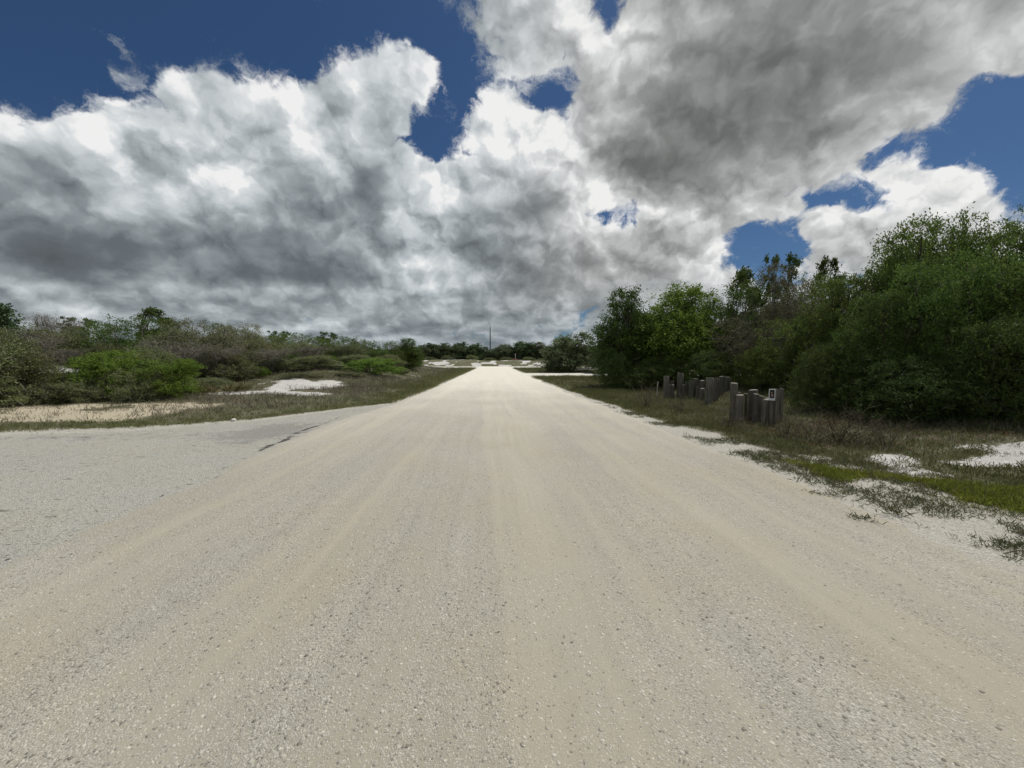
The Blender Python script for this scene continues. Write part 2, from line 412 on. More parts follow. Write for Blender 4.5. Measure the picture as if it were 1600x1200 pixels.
def axis(lo, hi, fine, far, grow=1.16, k0=None):
    a = list(np.arange(lo, hi+1e-6, fine)); s = fine
    while a[-1] < far: s *= grow; a.append(a[-1]+s)
    s = fine; b = [lo]
    while b[-1] > -far: s *= grow; b.append(b[-1]-s)
    return np.array(b[:0:-1]+a)
def grid_mesh(name, xs, ys, zf, mats):
    X, Y = np.meshgrid(xs, ys); Z = zf(X, Y)
    nx, ny = len(xs), len(ys)
    i = np.arange(nx-1)[None, :]+np.arange(ny-1)[:, None]*nx
    F = np.stack([i, i+1, i+nx+1, i+nx], -1).reshape(-1, 4)
    return mesh_np(name, np.stack([X, Y, Z], -1).reshape(-1, 3), [F], mats, smooth=True), X.ravel(), Y.ravel()
def set_col(me, name, r, g, b, a):
    at_ = me.attributes.new(name, 'FLOAT_COLOR', 'POINT')
    at_.data.foreach_set('color', np.stack([r, g, b, a], -1).astype(np.float32).ravel())

# ------------------------------------------------------------------ materials of the ground
def gravel_nodes(N, P, dust, pale, dark, loose, bright=1.0):
    """compacted lime-rock with loose shell stones; loose = 0..1 how many stones lie there. returns colour, height"""
    c1 = N.vor(P, 135, out='Color'); d1 = N.vor(P, 135)
    c2 = N.vor(P, 62, out='Color'); d2 = N.vor(P, 62)
    s1 = N.n('ShaderNodeSeparateXYZ'); N.put(s1.inputs[0], c1)
    s2 = N.n('ShaderNodeSeparateXYZ'); N.put(s2.inputs[0], c2)
    f = N.noise(P, 300, 3, .6)
    col = N.mix(N.rng(f, .3, .7), N.vm('SCALE', dust, scale=.80), N.vm('SCALE', dust, scale=1.16))
    stone = N.ramp(s1.outputs[0], [(0, dark), (.09, tuple(.5*a+.5*b for a, b in zip(dark, pale))), (.22, tuple(.9*c for c in pale)), (.85, pale), (1, tuple(min(.92, 1.3*c) for c in pale))])
    on1 = N.m('MULTIPLY', N.m('LESS_THAN', s1.outputs[1], N.fmix(loose, .06, .86)), N.rng(d1, .62, .45))
    col = N.mix(on1, col, stone)
    st2 = N.ramp(s2.outputs[0], [(0, dark), (.16, tuple(.7*c for c in pale)), (1, tuple(min(.92, 1.25*c) for c in pale))])
    on2 = N.m('MULTIPLY', N.m('LESS_THAN', s2.outputs[1], N.fmix(loose, .012, .17)), N.rng(d2, .50, .36))
    col = N.mix(on2, col, st2)
    h = N.m('ADD', N.m('MULTIPLY', on1, N.rng(d1, .6, 0, 0, .55)), N.m('MULTIPLY', on2, N.rng(d2, .5, 0, 0, 1.3)))
    h = N.m('ADD', h, N.m('MULTIPLY', f, .25))
    return col, h

def road_mat(name, dust, pale, dark, loose0, lanes=True):
    mt, N = new_mat(name)
    P = N.n('ShaderNodeNewGeometry').outputs['Position']
    wob = N.m('MULTIPLY', N.m('SUBTRACT', N.noise(N.stretch(P, (.16, .11, 0)), 1, 3), .5), 1.5)
    sp = N.n('ShaderNodeSeparateXYZ'); N.put(sp.inputs[0], P)
    patch = N.noise(P, .55, 4, .6)
    if lanes:
        xx = N.n('ShaderNodeCombineXYZ'); N.put(xx.inputs[0], N.m('ADD', sp.outputs[0], wob)); N.put(xx.inputs[1], N.m('MULTIPLY', sp.outputs[1], .028))
        st = N.noise(xx.outputs[0], 1.15, 3, .58); st2 = N.noise(xx.outputs[0], 6.5, 3, .6)
        loose = N.m('ADD', N.rng(N.m('ADD', N.m('MULTIPLY', st, .75), N.m('MULTIPLY', patch, .3)), .42, .66), N.m('MULTIPLY', N.m('SUBTRACT', st2, .5), .35), clamp=True)
        tone = N.m('ADD', N.m('MULTIPLY', N.m('SUBTRACT', st, .5), .50), N.m('MULTIPLY', N.m('SUBTRACT', st2, .5), .34))
    else:
        loose = N.rng(patch, .3, .6, loose0, 1); tone = N.m('MULTIPLY', N.m('SUBTRACT', patch, .5), .3)
    col, h = gravel_nodes(N, P, dust, pale, dark, loose)
    k = N.m('SUBTRACT', 1.0, tone)
    col = N.vm('SCALE', col, scale=k)
    tan = N.noise(P, .9, 4, .6)
    col = N.mix(N.m('MULTIPLY', N.rng(tan, .40, .75), .5), col, N.vm('MULTIPLY', col, (1.02, .97, .88)))
    return mt, N, P, col, h

def make_ground():
    # --- the one sheet that reaches the horizon
    mt, N = new_mat('sandy_ground')
    P = N.n('ShaderNodeNewGeometry').outputs['Position']
    a = N.n('ShaderNodeAttribute', attribute_name='cover')
    s = N.n('ShaderNodeSeparateColor'); N.put(s.inputs[0], a.outputs['Color'])
    veg, wh, yel = s.outputs; shell = a.outputs['Alpha']
    n1 = N.noise(P, 3.2, 5, .62); n2 = N.noise(P, 17, 5, .65); n3 = N.noise(P, .5, 3, .55)
    litter = N.ramp(n2, [(.25, (.075, .066, .045)), (.45, (.15, .135, .095)), (.62, (.24, .22, .16)), (.8, (.36, .335, .26))])
    green = N.ramp(n2, [(.25, (.045, .055, .022)), (.5, (.10, .118, .046)), (.75, (.18, .185, .09))])
    col = N.mix(N.m('MULTIPLY', veg, N.rng(N.m('ADD', n1, n3), .8, 1.15)), litter, green)
    sand = N.mix(N.rng(N.m('ADD', N.m('MULTIPLY', n2, .6), N.m('MULTIPLY', n1, .4)), .3, .7), (.50, .475, .44), (.74, .73, .71))
    ysand = N.mix(N.rng(n2, .3, .7), (.44, .385, .28), (.64, .57, .43))
    j = N.m('MULTIPLY', N.m('SUBTRACT', n2, .5), .9)
    col = N.mix(N.rng(N.m('ADD', yel, j), .35, .6), col, ysand)
    col = N.mix(N.rng(N.m('ADD', wh, j), .38, .58), col, sand)
    tw = N.noise(N.stretch(P, (9, 22, 9)), 1, 4, .7)
    col = N.mix(N.m('MULTIPLY', N.m('MULTIPLY', N.rng(tw, .60, .68), N.m('MAXIMUM', wh, yel)), .65), col, (.10, .08, .06))
    gc, gh = gravel_nodes(N, P, (.47, .44, .375), (.58, .56, .50), (.18, .165, .15), N.rng(n1, .3, .6, .4, 1))
    col = N.mix(N.rng(N.m('ADD', shell, j), .35, .62), col, gc)
    nb = bump(N, N.m('ADD', N.m('MULTIPLY', n2, 1.0), N.m('MULTIPLY', gh, .2)), .8, .05)
    finish(N, col, .95, nb, .15)
    xs = axis(-34, 16, .25, 3500); ys = axis(-3, 34, .22, 3500, 1.12)
    xs = np.unique(np.round(np.concatenate([xs, np.arange(16, 50, .7)]), 3)); ys = np.unique(np.round(np.concatenate([ys, np.arange(88, 116, .35)]), 3))
    xs = xs[np.concatenate([[True], np.diff(xs) > .1])]; ys = ys[np.concatenate([[True], np.diff(ys) > .1])]
    me, X, Y = grid_mesh('ground', xs, ys, H, [mt])
    set_col(me, 'cover', *zones(X, Y))
    tag(link('ground', me), kind='structure')

    # --- the gravel road
    mt, N, P, col, h = road_mat('lime_rock_road', (.372, .348, .284), (.49, .47, .405), (.20, .18, .15), .2)
    sp = N.n('ShaderNodeSeparateXYZ'); N.put(sp.inputs[0], P)
    # paler with distance: whiter shell, and the brighter far light put into colour
    lighter = N.rng(N.m('ADD', sp.outputs[1], N.m('MULTIPLY', N.noise(P, .3, 3), 12)), 6, 36)
    col = N.mix(N.m('MULTIPLY', lighter, .75), col, (.87, .835, .73))
    finish(N, col, .85, bump(N, h, .75, .012), .25)
    ys = np.concatenate([np.arange(-6, 18, .07), np.arange(18, 40, .2), np.arange(40, 91.6, .5)])
    t = np.concatenate([[-1, -.985, -.96], np.linspace(-.93, .93, 50), [.96, .985, 1]])
    T, Y = np.meshgrid(t, ys)
    L = road_l(Y)+.35*(fbm(Y*.8, Y*0, 41, 5)-.5)+.10*(vnoise(Y*6, Y*0, 43)-.5); Rr = road_r(Y)+.5*(fbm(Y*.7, Y*0, 47, 5)-.5)+.12*(vnoise(Y*5, Y*0, 44)-.5)
    X = L+(Rr-L)*(T+1)/2
    ed = np.clip((1-np.abs(T))/.05, 0, 1)
    Z = -.012+.034*ed**.7+.012*(fbm(X*1.1, Y*.06, 51, 3)-.5)*ed+.006*(fbm(X*5, Y*3, 53, 3)-.5)*ed
    nx = len(t); i = np.arange(nx-1)[None, :]+np.arange(len(ys)-1)[:, None]*nx
    F = np.stack([i, i+1, i+nx+1, i+nx], -1).reshape(-1, 4)
    tag(link('gravel_road', mesh_np('gravel_road', np.stack([X, Y, Z], -1).reshape(-1, 3), [F], [mt], smooth=True)), kind='structure')

    # --- the crossroad and the side road, white shell
    mt, N, P, col, h = road_mat('white_shell_road', (.70, .67, .58), (.76, .74, .67), (.4, .38, .34), .3, lanes=False)
    finish(N, col, .9, bump(N, h, .5, .01), .2)
    def strip(name, x0, x1, y0, y1, z, m, seed, jit=.5):
        xs = np.linspace(x0, x1, int((x1-x0)/.6)); tt = np.array([0, .02, .06, .25, .5, .75, .94, .98, 1])
        X, T = np.meshgrid(xs, tt)
        a0 = y0+jit*(fbm(X*.35, X*0, seed, 4)-.5); a1 = y1+jit*(fbm(X*.35, X*0, seed+1, 4)-.5)
        Y = a0+(a1-a0)*T; Z = np.where((T == 0) | (T == 1), -.012, z)
        nx = len(xs); i = np.arange(nx-1)[None, :]+np.arange(len(tt)-1)[:, None]*nx
        F = np.stack([i, i+1, i+nx+1, i+nx], -1).reshape(-1, 4)
        tag(link(name, mesh_np(name, np.stack([X, Y, Z], -1).reshape(-1, 3), [F], [m], smooth=True)), kind='structure')
    strip('crossroad', -90, 90, *CROSS_Y, .012, mt, 61, 1.0)
    strip('side_road', 2.6, 60, *SIDE_Y, .010, mt, 65, .9)

    # --- the turnout on the left: old grey shell over broken asphalt
    mt, N, P, col, h = road_mat('old_grey_gravel', (.40, .385, .34), (.52, .51, .46), (.15, .14, .13), .75, lanes=False)
    a = N.n('ShaderNodeAttribute', attribute_name='wear'); s = N.n('ShaderNodeSeparateColor'); N.put(s.inputs[0], a.outputs['Color'])
    n2 = N.noise(P, 9, 5, .65)
    asp = N.mix(N.rng(N.noise(P, 90, 2), .35, .65), (.13, .135, .14), (.34, .335, .32))
    col = N.mix(N.m('MULTIPLY', N.rng(N.m('ADD', s.outputs[0], N.m('ADD', N.m('MULTIPLY', N.m('SUBTRACT', n2, .5), 1.5), N.m('MULTIPLY', N.m('SUBTRACT', N.noise(P, 2.6, 4, .6), .5), 1.6))), .35, .75), .55), col, asp)
    col = N.mix(N.rng(N.m('ADD', s.outputs[1], N.m('MULTIPLY', N.m('SUBTRACT', n2, .5), 1.5)), .45, .62), col, (.085, .082, .075))
    twig = N.noise(N.stretch(P, (3.4, 10, 5)), 1, 3, .6)
    col = N.mix(N.m('MULTIPLY', N.rng(twig, .63, .70), .75), col, (.13, .11, .085))
    finish(N, col, .9, bump(N, h, .85, .014), .2)
    xs = np.concatenate([np.arange(-30, -12, .4), np.arange(-12, -3.25, .07)])
    tt = np.concatenate([np.linspace(0, .9, 170), np.linspace(.905, 1, 26)])
    X, T = np.meshgrid(xs, tt)
    yf = apron_far(X)+.5*(fbm(X*.9, X*0, 71, 4)-.5)
    Y = -6.5+(yf+6.5)*T
    Z = -.012+.02*np.clip((1-T)/.03, 0, 1)+.008*(fbm(X*1.5, Y*1.5, 73, 3)-.5)
    me = mesh_np('turnout', np.stack([X, Y, Z], -1).reshape(-1, 3), [(lambda i: np.stack([i, i+1, i+len(xs)+1, i+len(xs)], -1).reshape(-1, 4))(np.arange(len(xs)-1)[None, :]+np.arange(len(tt)-1)[:, None]*len(xs))], [mt], smooth=True)
    x, y = X.ravel(), Y.ravel()
    e = road_l(y)-x
    asph = np.exp(-((e-.75)/.9)**2-((y-8.8)/1.4)**2)*1.0+.5*np.exp(-((x+8)/3)**2-((y-8.3)/.6)**2)
    crk = np.exp(-((e-.10+.25*(vnoise(y*2.2, y*0, 77)-.5))/.075)**2)*sstep(6.2, 7.4, y)*sstep(11.6, 10.4, y)
    crk = crk*(.2+1.0*vnoise(y*6, y*0, 79))
    crk = np.maximum(crk, .5*np.exp(-((e-.02)/.04)**2)*sstep(2, 3, y)*sstep(6.5, 5.5, y))
    set_col(me, 'wear', np.clip(asph, 0, 1), np.clip(crk, 0, 1), 0*x, 0*x+1)
    tag(link('turnout', me), kind='structure')

    # --- loose stones near the viewer
    P = [(-1, 0, .7), (1, 0, .7), (-1, 0, -.7), (1, 0, -.7), (0, -.8, .0), (0, .8, 0)]
    ov = np.array([(1, 0, 0), (-1, 0, 0), (0, 1, 0), (0, -1, 0), (0, 0, 1), (0, 0, -.5), (.62, .62, .35), (-.62, .62, .4), (-.6, -.62, .38), (.62, -.6, .36)])
    of = np.array([(0, 6, 4), (6, 2, 4), (2, 7, 4), (7, 1, 4), (1, 8, 4), (8, 3, 4), (3, 9, 4), (9, 0, 4), (0, 9, 5), (9, 3, 5), (3, 8, 5), (8, 1, 5), (1, 7, 5), (7, 2, 5), (2, 6, 5), (6, 0, 5)])
    n = 34000
    yy = .9+9.5*rng.random(n)**2.0; xx = (rng.random(n)-.5)*2*np.minimum(9, 1.6*yy+1.5)+.2
    den = fbm((xx+.4)*1.3, yy*.05, 83, 3)
    keep = (den+.35*rng.random(n) > .58) & (xx < road_r(yy)+.9) & (xx > -9)
    xx, yy = xx[keep], yy[keep]; n = len(xx)
    sz = .0015+.0026*rng.random(n)**3+.0038*(rng.random(n) > .99)
    sc = sz[:, None]*rng.uniform(.7, 1.35, (n, 3))*np.array([1, 1, .75])
    th = rng.random(n)*6.28; jit = rng.uniform(.75, 1.25, (n, 10, 1))
    v = ov[None]*jit*sc[:, None, :]
    c, s_ = np.cos(th)[:, None], np.sin(th)[:, None]
    vx = v[..., 0]*c-v[..., 1]*s_; vy = v[..., 0]*s_+v[..., 1]*c
    v = np.stack([vx+xx[:, None], vy+yy[:, None], v[..., 2]+.021+sz[:, None]*.15], -1)
    mt, N = new_mat('loose_stone')
    rr = N.n('ShaderNodeNewGeometry').outputs['Random Per Island']
    finish(N, N.ramp(rr, [(0, (.14, .13, .115)), (.10, (.24, .22, .19)), (.2, (.38, .36, .31)), (.8, (.53, .51, .45)), (1, (.78, .76, .70))]), .85, None, .2)
    F = (of[None]+np.arange(n)[:, None, None]*10).reshape(-1, 3)
    tag(link('gravel_stones', mesh_np('gravel_stones', v.reshape(-1, 3), [F], [mt])), kind='stuff', label='small pale loose stones scattered on the gravel road', cat='gravel')
make_ground()
# ------------------------------------------------------------------ foliage materials
def leaf_mat(name, a, b, c, transl=.34, rough=.6, spec=.12):
    mt, N = new_mat(name)
    g = N.n('ShaderNodeNewGeometry'); r = g.outputs['Random Per Island']
    oi = N.n('ShaderNodeObjectInfo')
    tc = N.n('ShaderNodeTexCoord').outputs['Object']
    cl = N.noise(tc, 1.3, 2, .5)
    f = N.m('ADD', N.m('MULTIPLY', r, .55), N.m('MULTIPLY', cl, .5), clamp=True)
    col = N.ramp(f, [(.12, a), (.5, b), (.9, c)])
    hs = N.n('ShaderNodeHueSaturation')
    N.put(hs.inputs['Hue'], N.rng(oi.outputs['Random'], 0, 1, .488, .512)); N.put(hs.inputs['Value'], N.rng(N.m('FRACT', N.m('MULTIPLY', oi.outputs['Random'], 7.31)), 0, 1, .82, 1.18))
    N.put(hs.inputs['Color'], col)
    finish(N, hs.outputs[0], rough, None, spec, transl)
    return mt
def bark_mat(name, a, b):
    mt, N = new_mat(name)
    P = N.n('ShaderNodeTexCoord').outputs['Object']
    n = N.noise(N.stretch(P, (9, 9, 2.5)), 1, 5, .65)
    finish(N, N.ramp(n, [(.3, a), (.7, b)]), .9, bump(N, n, .6, .02), .1)
    return mt
M = dict(
    oak=leaf_mat('oak_leaves', (0.057, 0.096, 0.026), (0.106, 0.170, 0.040), (0.204, 0.267, 0.065)),
    deep=leaf_mat('dark_leaves', (0.046, 0.075, 0.019), (0.081, 0.127, 0.030), (0.145, 0.189, 0.052), .25),
    lighter=leaf_mat('fresh_green_leaves', (0.072, 0.130, 0.024), (0.129, 0.217, 0.038), (0.225, 0.318, 0.058), .34),
    yellow=leaf_mat('yellow_green_leaves', (0.092, 0.124, 0.026), (0.145, 0.178, 0.036), (0.224, 0.233, 0.061), .3),
    olive=leaf_mat('olive_leaves', (0.097, 0.119, 0.046), (0.170, 0.199, 0.081), (0.276, 0.296, 0.138), .3),
    brownish=leaf_mat('dull_brown_green_leaves', (0.090, 0.088, 0.043), (0.160, 0.153, 0.077), (0.240, 0.230, 0.128), .2),
    moss=leaf_mat('grey_moss', (0.155, 0.153, 0.121), (0.276, 0.269, 0.216), (0.414, 0.404, 0.328), .15, .9, .1),
    twig=leaf_mat('bare_twigs', (0.098, 0.090, 0.073), (0.196, 0.182, 0.147), (0.336, 0.320, 0.266), 0, .9, .1),
    russet=leaf_mat('dry_stems', (.085, .068, .046), (.15, .125, .088), (.25, .215, .16), .1, .9, .1),
    pine=leaf_mat('pine_needles', (0.058, 0.092, 0.042), (0.104, 0.152, 0.070), (0.170, 0.223, 0.106), .1),  # lightened to put distance haze into the needle colour
    far=leaf_mat('grey_green_leaves', (.085, .11, .055), (.13, .16, .08), (.18, .21, .115), .35),  # distance haze put into the leaf colour
    bark=bark_mat('bark', (.055, .045, .036), (.17, .145, .12)),
    grey=bark_mat('grey_bark', (.10, .09, .08), (.26, .24, .21)),
)

# ------------------------------------------------------------------ leaf cards: thin pointed blades, one quad each
def unit(a): return a/(np.linalg.norm(a, axis=-1, keepdims=True)+1e-9)
def blades(p, d, L, W, r):
    """p root, d unit direction, L length, W width -> verts (n,4,3)"""
    n = len(p); up = unit(r.normal(size=(n, 3))+np.array([0, 0, .6]))
    s = unit(np.cross(d, up)); nn = np.cross(s, d)
    L = np.broadcast_to(np.asarray(L, float), (n,))[:, None]; W = np.broadcast_to(np.asarray(W, float), (n,))[:, None]
    mid = p+d*L*.5+nn*L*.06
    return np.stack([p, mid+s*W*.5, p+d*L, mid-s*W*.5], 1)
def quads(V): return np.arange(len(V)*4).reshape(-1, 4)

def make_crown(seed, h, w, low, n_blob, n_clump, n_leaf, leaf, clump_r, mat, shape='round', sprigs=.18, twigs=0, twig_mat=None, moss=0, blob_r=(.2, .34), twig_len=.5, flat=.75):
    """crown as leaf clumps spread through overlapping masses; returns mesh, mass centres"""
    r = np.random.default_rng(seed)
    B = []
    for k in range(n_blob):
        t = (k+.5)/n_blob
        a = k*2.4+r.random()*.9
        zc = low+(1-low)*(.12+.80*r.random())
        if shape == 'round':
            env = math.sqrt(max(.07, 1-max(0, (zc-low)/(1-low)-.34)**2/.44))
        elif shape == 'dome':
            env = math.sqrt(max(.04, 1-(zc)**2*.93))
        elif shape == 'vase':
            env = .45+.55*zc
        else:
            env = 1.05*(1-zc)+.16
        br = r.uniform(*blob_r)*w*(.75+.4*(1-zc))
        rad = max(0, w/2*env-br*.75)*math.sqrt(r.random()*.75+.25)*r.uniform(.85, 1.16)
        z = min(zc*h, h-br*flat)*(r.uniform(.78, 1.1) if shape in ('dome', 'round') else 1)
        B.append((rad*math.cos(a), rad*math.sin(a), max(z, low*h+br*.3), br))
    B = np.array(B)
    # scale so the crown meets its height
    B[:, 2] *= h/(B[:, 2]+B[:, 3]*flat).max()
    pr = B[:, 3]**2; pr /= pr.sum()
    bi = r.choice(n_blob, n_clump, p=pr)
    d = unit(r.normal(size=(n_clump, 3))+np.array([0, 0, .25]))
    rad = r.uniform(.55, 1.0, n_clump)**.6
    out = r.random(n_clump) < sprigs
    rad = np.where(out, rad*1.02+.6*r.random(n_clump)**1.7, rad)
    c = B[bi, :3]+d*rad[:, None]*B[bi, 3:4]*np.array([1, 1, flat])
    ok = c[:, 2] > max(.05, low*h*.8); c, d, out = c[ok], d[ok], out[ok]
    nc = len(c)
    # leaves sit along short shoots inside each clump
    sd_ = unit(d[:, None, :]*.7+r.normal(size=(nc, 4, 3))*.8+np.array([0, 0, .25]))
    cr = clump_r*r.uniform(.6, 1.25, nc)*np.where(out, .8, 1)
    nl = np.full(nc, n_leaf); nl[out] = int(n_leaf*.55)
    idx = np.repeat(np.arange(nc), nl); m = len(idx)
    sh = r.integers(0, 4, m); tt = r.random(m)
    p = c[idx]+sd_[idx, sh]*(cr[idx]*tt*1.3)[:, None]+r.normal(size=(m, 3))*(cr[idx]*.30)[:, None]*np.array([1, 1, .7])
    p[:, 2] = np.maximum(p[:, 2], .04)
    dd = unit(sd_[idx, sh]*.6+r.normal(size=(m, 3))*.75+np.array([0, 0, .12]))
    L = leaf*r.uniform(.65, 1.3, m)
    V = [blades(p, dd, L, L*r.uniform(.42, .6, m), r)]; mi = [np.zeros(m, int)]; mats = [mat]
    if twigs:
        k = nc*twigs; idx = np.repeat(np.arange(nc), twigs)
        dd = unit(d[idx]*.6+r.normal(size=(k, 3))*.7+np.array([0, 0, .35]))
        p = c[idx]-dd*twig_len*.4+r.normal(size=(k, 3))*cr[idx][:, None]*.5; p[:, 2] = np.maximum(p[:, 2], .03)
        V.append(blades(p, dd, twig_len*r.uniform(.5, 1.3, k), .007+.009*r.random(k), r)); mi.append(np.full(k, 1)); mats.append(twig_mat)
    if moss:
        k = nc*moss; idx = np.repeat(np.arange(nc), moss)
        dd = unit(r.normal(size=(k, 3))*.55+np.array([0, 0, -.55]))
        p = c[idx]+r.normal(size=(k, 3))*cr[idx][:, None]*.55; p[:, 2] = np.maximum(p[:, 2], .12)
        V.append(blades(p, dd, leaf*r.uniform(.8, 2.0, k), leaf*.32, r)); mi.append(np.full(k, len(mats))); mats.append(M['moss'])
    V = np.concatenate(V); mi = np.concatenate(mi)
    return mesh_np('crown', V.reshape(-1, 3), [quads(V)], mats, mi), B, c

def make_trunk(seed, B, C, h, stems, rad, mat, twigs=5):
    r = np.random.default_rng(seed); A = Acc()
    base = [np.array([.12*rad*20*math.cos(a)*(stems > 1), .12*rad*20*math.sin(a)*(stems > 1), -.12]) for a in np.linspace(0, 6.28, stems, endpoint=False)]
    fork = []
    for b in base:
        tip = b*1.6+np.array([r.normal()*.06*h, r.normal()*.06*h, h*(.30 if stems == 1 else .2)])
        A.tube([b, b*1.1+(tip-b)*.35+r.normal(size=3)*.02*h, tip], [rad*1.35, rad, rad*.8], 7); fork.append(tip)
    for k, bl in enumerate(B):
        f = min(fork, key=lambda q: np.linalg.norm(q[:2]-bl[:2])); e = bl[:3]
        mid = f*.45+e*.55+np.array([r.normal()*.04*h, r.normal()*.04*h, -.03*h])
        A.tube([f-(0, 0, .03), f*.75+mid*.25, mid, e, e+(e-mid)*.12], [rad*.7, rad*.55, rad*.4, rad*.25, rad*.08], 5)
        near = C[np.argsort(np.linalg.norm(C-e, axis=1))]
        near = near[:max(twigs*6, 1)]
        for q in near[r.permutation(len(near))[:twigs]]:
            A.tube([mid*.4+e*.6, (e+q)/2+r.normal(size=3)*.04*h*.3, q], [rad*.2, rad*.13, rad*.04], 4)
    return A.mesh('trunk', [mat])

PROTO = {}
def proto(kind, name, h, w, trunk, **kw):
    seed = kw.pop('seed')
    me, B, C = make_crown(seed, h, w, **kw)
    tr = make_trunk(seed+1, B, C, h, *trunk)
    PROTO[kind] = (name, me, tr, h, w)
# near hedge and oaks (right)
proto('hedge_a', 'oak_shrub', 5.0, 5.6, (4, .06, M['bark'], 6), seed=1, low=.02, n_blob=64, n_clump=2500, n_leaf=50, leaf=.085, clump_r=.23, mat=M['oak'], shape='dome', sprigs=.42, twigs=1, twig_mat=M['twig'], blob_r=(.09, .2), twig_len=.45)
proto('hedge_b', 'oak_shrub', 4.6, 5.0, (5, .05, M['bark'], 6), seed=5, low=.0, n_blob=60, n_clump=2300, n_leaf=48, leaf=.080, clump_r=.22, mat=M['oak'], shape='dome', sprigs=.42, twigs=1, twig_mat=M['twig'], blob_r=(.09, .2), twig_len=.5)
proto('skirt', 'low_shrub', 3.0, 4.2, (5, .04, M['bark'], 5), seed=9, low=.0, n_blob=26, n_clump=1300, n_leaf=46, leaf=.070, clump_r=.19, mat=M['deep'], shape='dome', sprigs=.34, twigs=1, twig_mat=M['twig'], blob_r=(.17, .28), twig_len=.4)
proto('tree_dark', 'oak_tree', 6.0, 4.6, (2, .10, M['bark'], 6), seed=13, low=.06, n_blob=34, n_clump=1000, n_leaf=44, leaf=.12, clump_r=.30, mat=M['deep'], shape='round', sprigs=.2, blob_r=(.15, .25))
proto('tree_bright', 'green_tree', 6.0, 5.2, (3, .08, M['bark'], 6), seed=17, low=.03, n_blob=40, n_clump=1250, n_leaf=44, leaf=.115, clump_r=.30, mat=M['lighter'], shape='round', sprigs=.2, blob_r=(.15, .25))
proto('brown', 'scraggly_shrub', 5.0, 4.2, (5, .045, M['grey'], 8), seed=21, low=.03, n_blob=22, n_clump=1100, n_leaf=40, leaf=.072, clump_r=.26, mat=M['brownish'], shape='round', sprigs=.35, twigs=7, twig_mat=M['twig'], blob_r=(.15, .25), twig_len=.5)
proto('tuft', 'tufted_tree', 6.4, 3.4, (1, .09, M['bark'], 4), seed=25, low=.28, n_blob=20, n_clump=270, n_leaf=46, leaf=.17, clump_r=.24, mat=M['deep'], shape='vase', sprigs=.45, blob_r=(.10, .2))
proto('lime', 'yellow_green_shrub', 2.6, 3.6, (5, .03, M['bark'], 4), seed=29, low=.0, n_blob=16, n_clump=520, n_leaf=40, leaf=.065, clump_r=.22, mat=M['yellow'], shape='dome', sprigs=.3, blob_r=(.16, .27))
# the scrub on the left
proto('scrub', 'scrub_bush', 2.4, 3.6, (6, .03, M['grey'], 6), seed=33, low=.0, n_blob=28, n_clump=800, n_leaf=42, leaf=.075, clump_r=.20, mat=M['olive'], shape='dome', sprigs=.5, twigs=5, twig_mat=M['twig'], blob_r=(.09, .2), twig_len=.4)
proto('scrub_low', 'scrub_bush', 1.4, 3.0, (6, .02, M['grey'], 5), seed=37, low=.0, n_blob=14, n_clump=520, n_leaf=42, leaf=.066, clump_r=.17, mat=M['olive'], shape='dome', sprigs=.5, twigs=5, twig_mat=M['twig'], blob_r=(.13, .22), twig_len=.35)
proto('green', 'green_shrub', 2.6, 3.0, (5, .03, M['bark'], 4), seed=41, low=.0, n_blob=26, n_clump=560, n_leaf=42, leaf=.075, clump_r=.18, mat=M['lighter'], shape='dome', sprigs=.5, blob_r=(.09, .2))
proto('mossy', 'mossy_oak', 5.2, 5.6, (4, .07, M['grey'], 9), seed=45, low=.04, n_blob=30, n_clump=950, n_leaf=26, leaf=.10, clump_r=.30, mat=M['olive'], shape='round', sprigs=.35, twigs=6, twig_mat=M['twig'], moss=9, blob_r=(.13, .21), twig_len=.55)
proto('oak_mid', 'scrub_oak', 5.0, 5.0, (3, .07, M['grey'], 5), seed=49, low=.03, n_blob=26, n_clump=620, n_leaf=34, leaf=.11, clump_r=.32, mat=M['oak'], shape='round', sprigs=.28, twigs=2, twig_mat=M['twig'], blob_r=(.14, .23), twig_len=.5)
proto('oak_grey', 'grey_green_oak', 5.0, 5.0, (3, .07, M['grey'], 5), seed=53, low=.03, n_blob=26, n_clump=620, n_leaf=26, leaf=.11, clump_r=.33, mat=M['olive'], shape='round', sprigs=.32, twigs=4, twig_mat=M['twig'], moss=2, blob_r=(.14, .23), twig_len=.55)
proto('bare', 'bare_tree', 5.2, 4.2, (3, .06, M['grey'], 12), seed=57, low=.15, n_blob=20, n_clump=420, n_leaf=2, leaf=.10, clump_r=.34, mat=M['moss'], shape='vase', sprigs=.4, twigs=10, twig_mat=M['twig'], blob_r=(.14, .22), twig_len=.7)
# the far line
proto('pine', 'pine_tree', 7.5, 4.6, (1, .12, M['bark'], 4), seed=61, low=.06, n_blob=26, n_clump=300, n_leaf=36, leaf=.30, clump_r=.48, mat=M['pine'], shape='round', sprigs=.4, blob_r=(.13, .22))
proto('far_oak', 'oak_tree', 6.2, 6.4, (2, .12, M['bark'], 3), seed=65, low=.02, n_blob=30, n_clump=480, n_leaf=36, leaf=.27, clump_r=.48, mat=M['far'], shape='round', sprigs=.3, blob_r=(.14, .23))
proto('far_scrub', 'scrub_bush', 2.6, 5.0, (4, .05, M['grey'], 3), seed=69, low=.0, n_blob=14, n_clump=200, n_leaf=28, leaf=.17, clump_r=.32, mat=M['olive'], shape='dome', sprigs=.3, twigs=3, twig_mat=M['twig'], blob_r=(.14, .24), twig_len=.5)

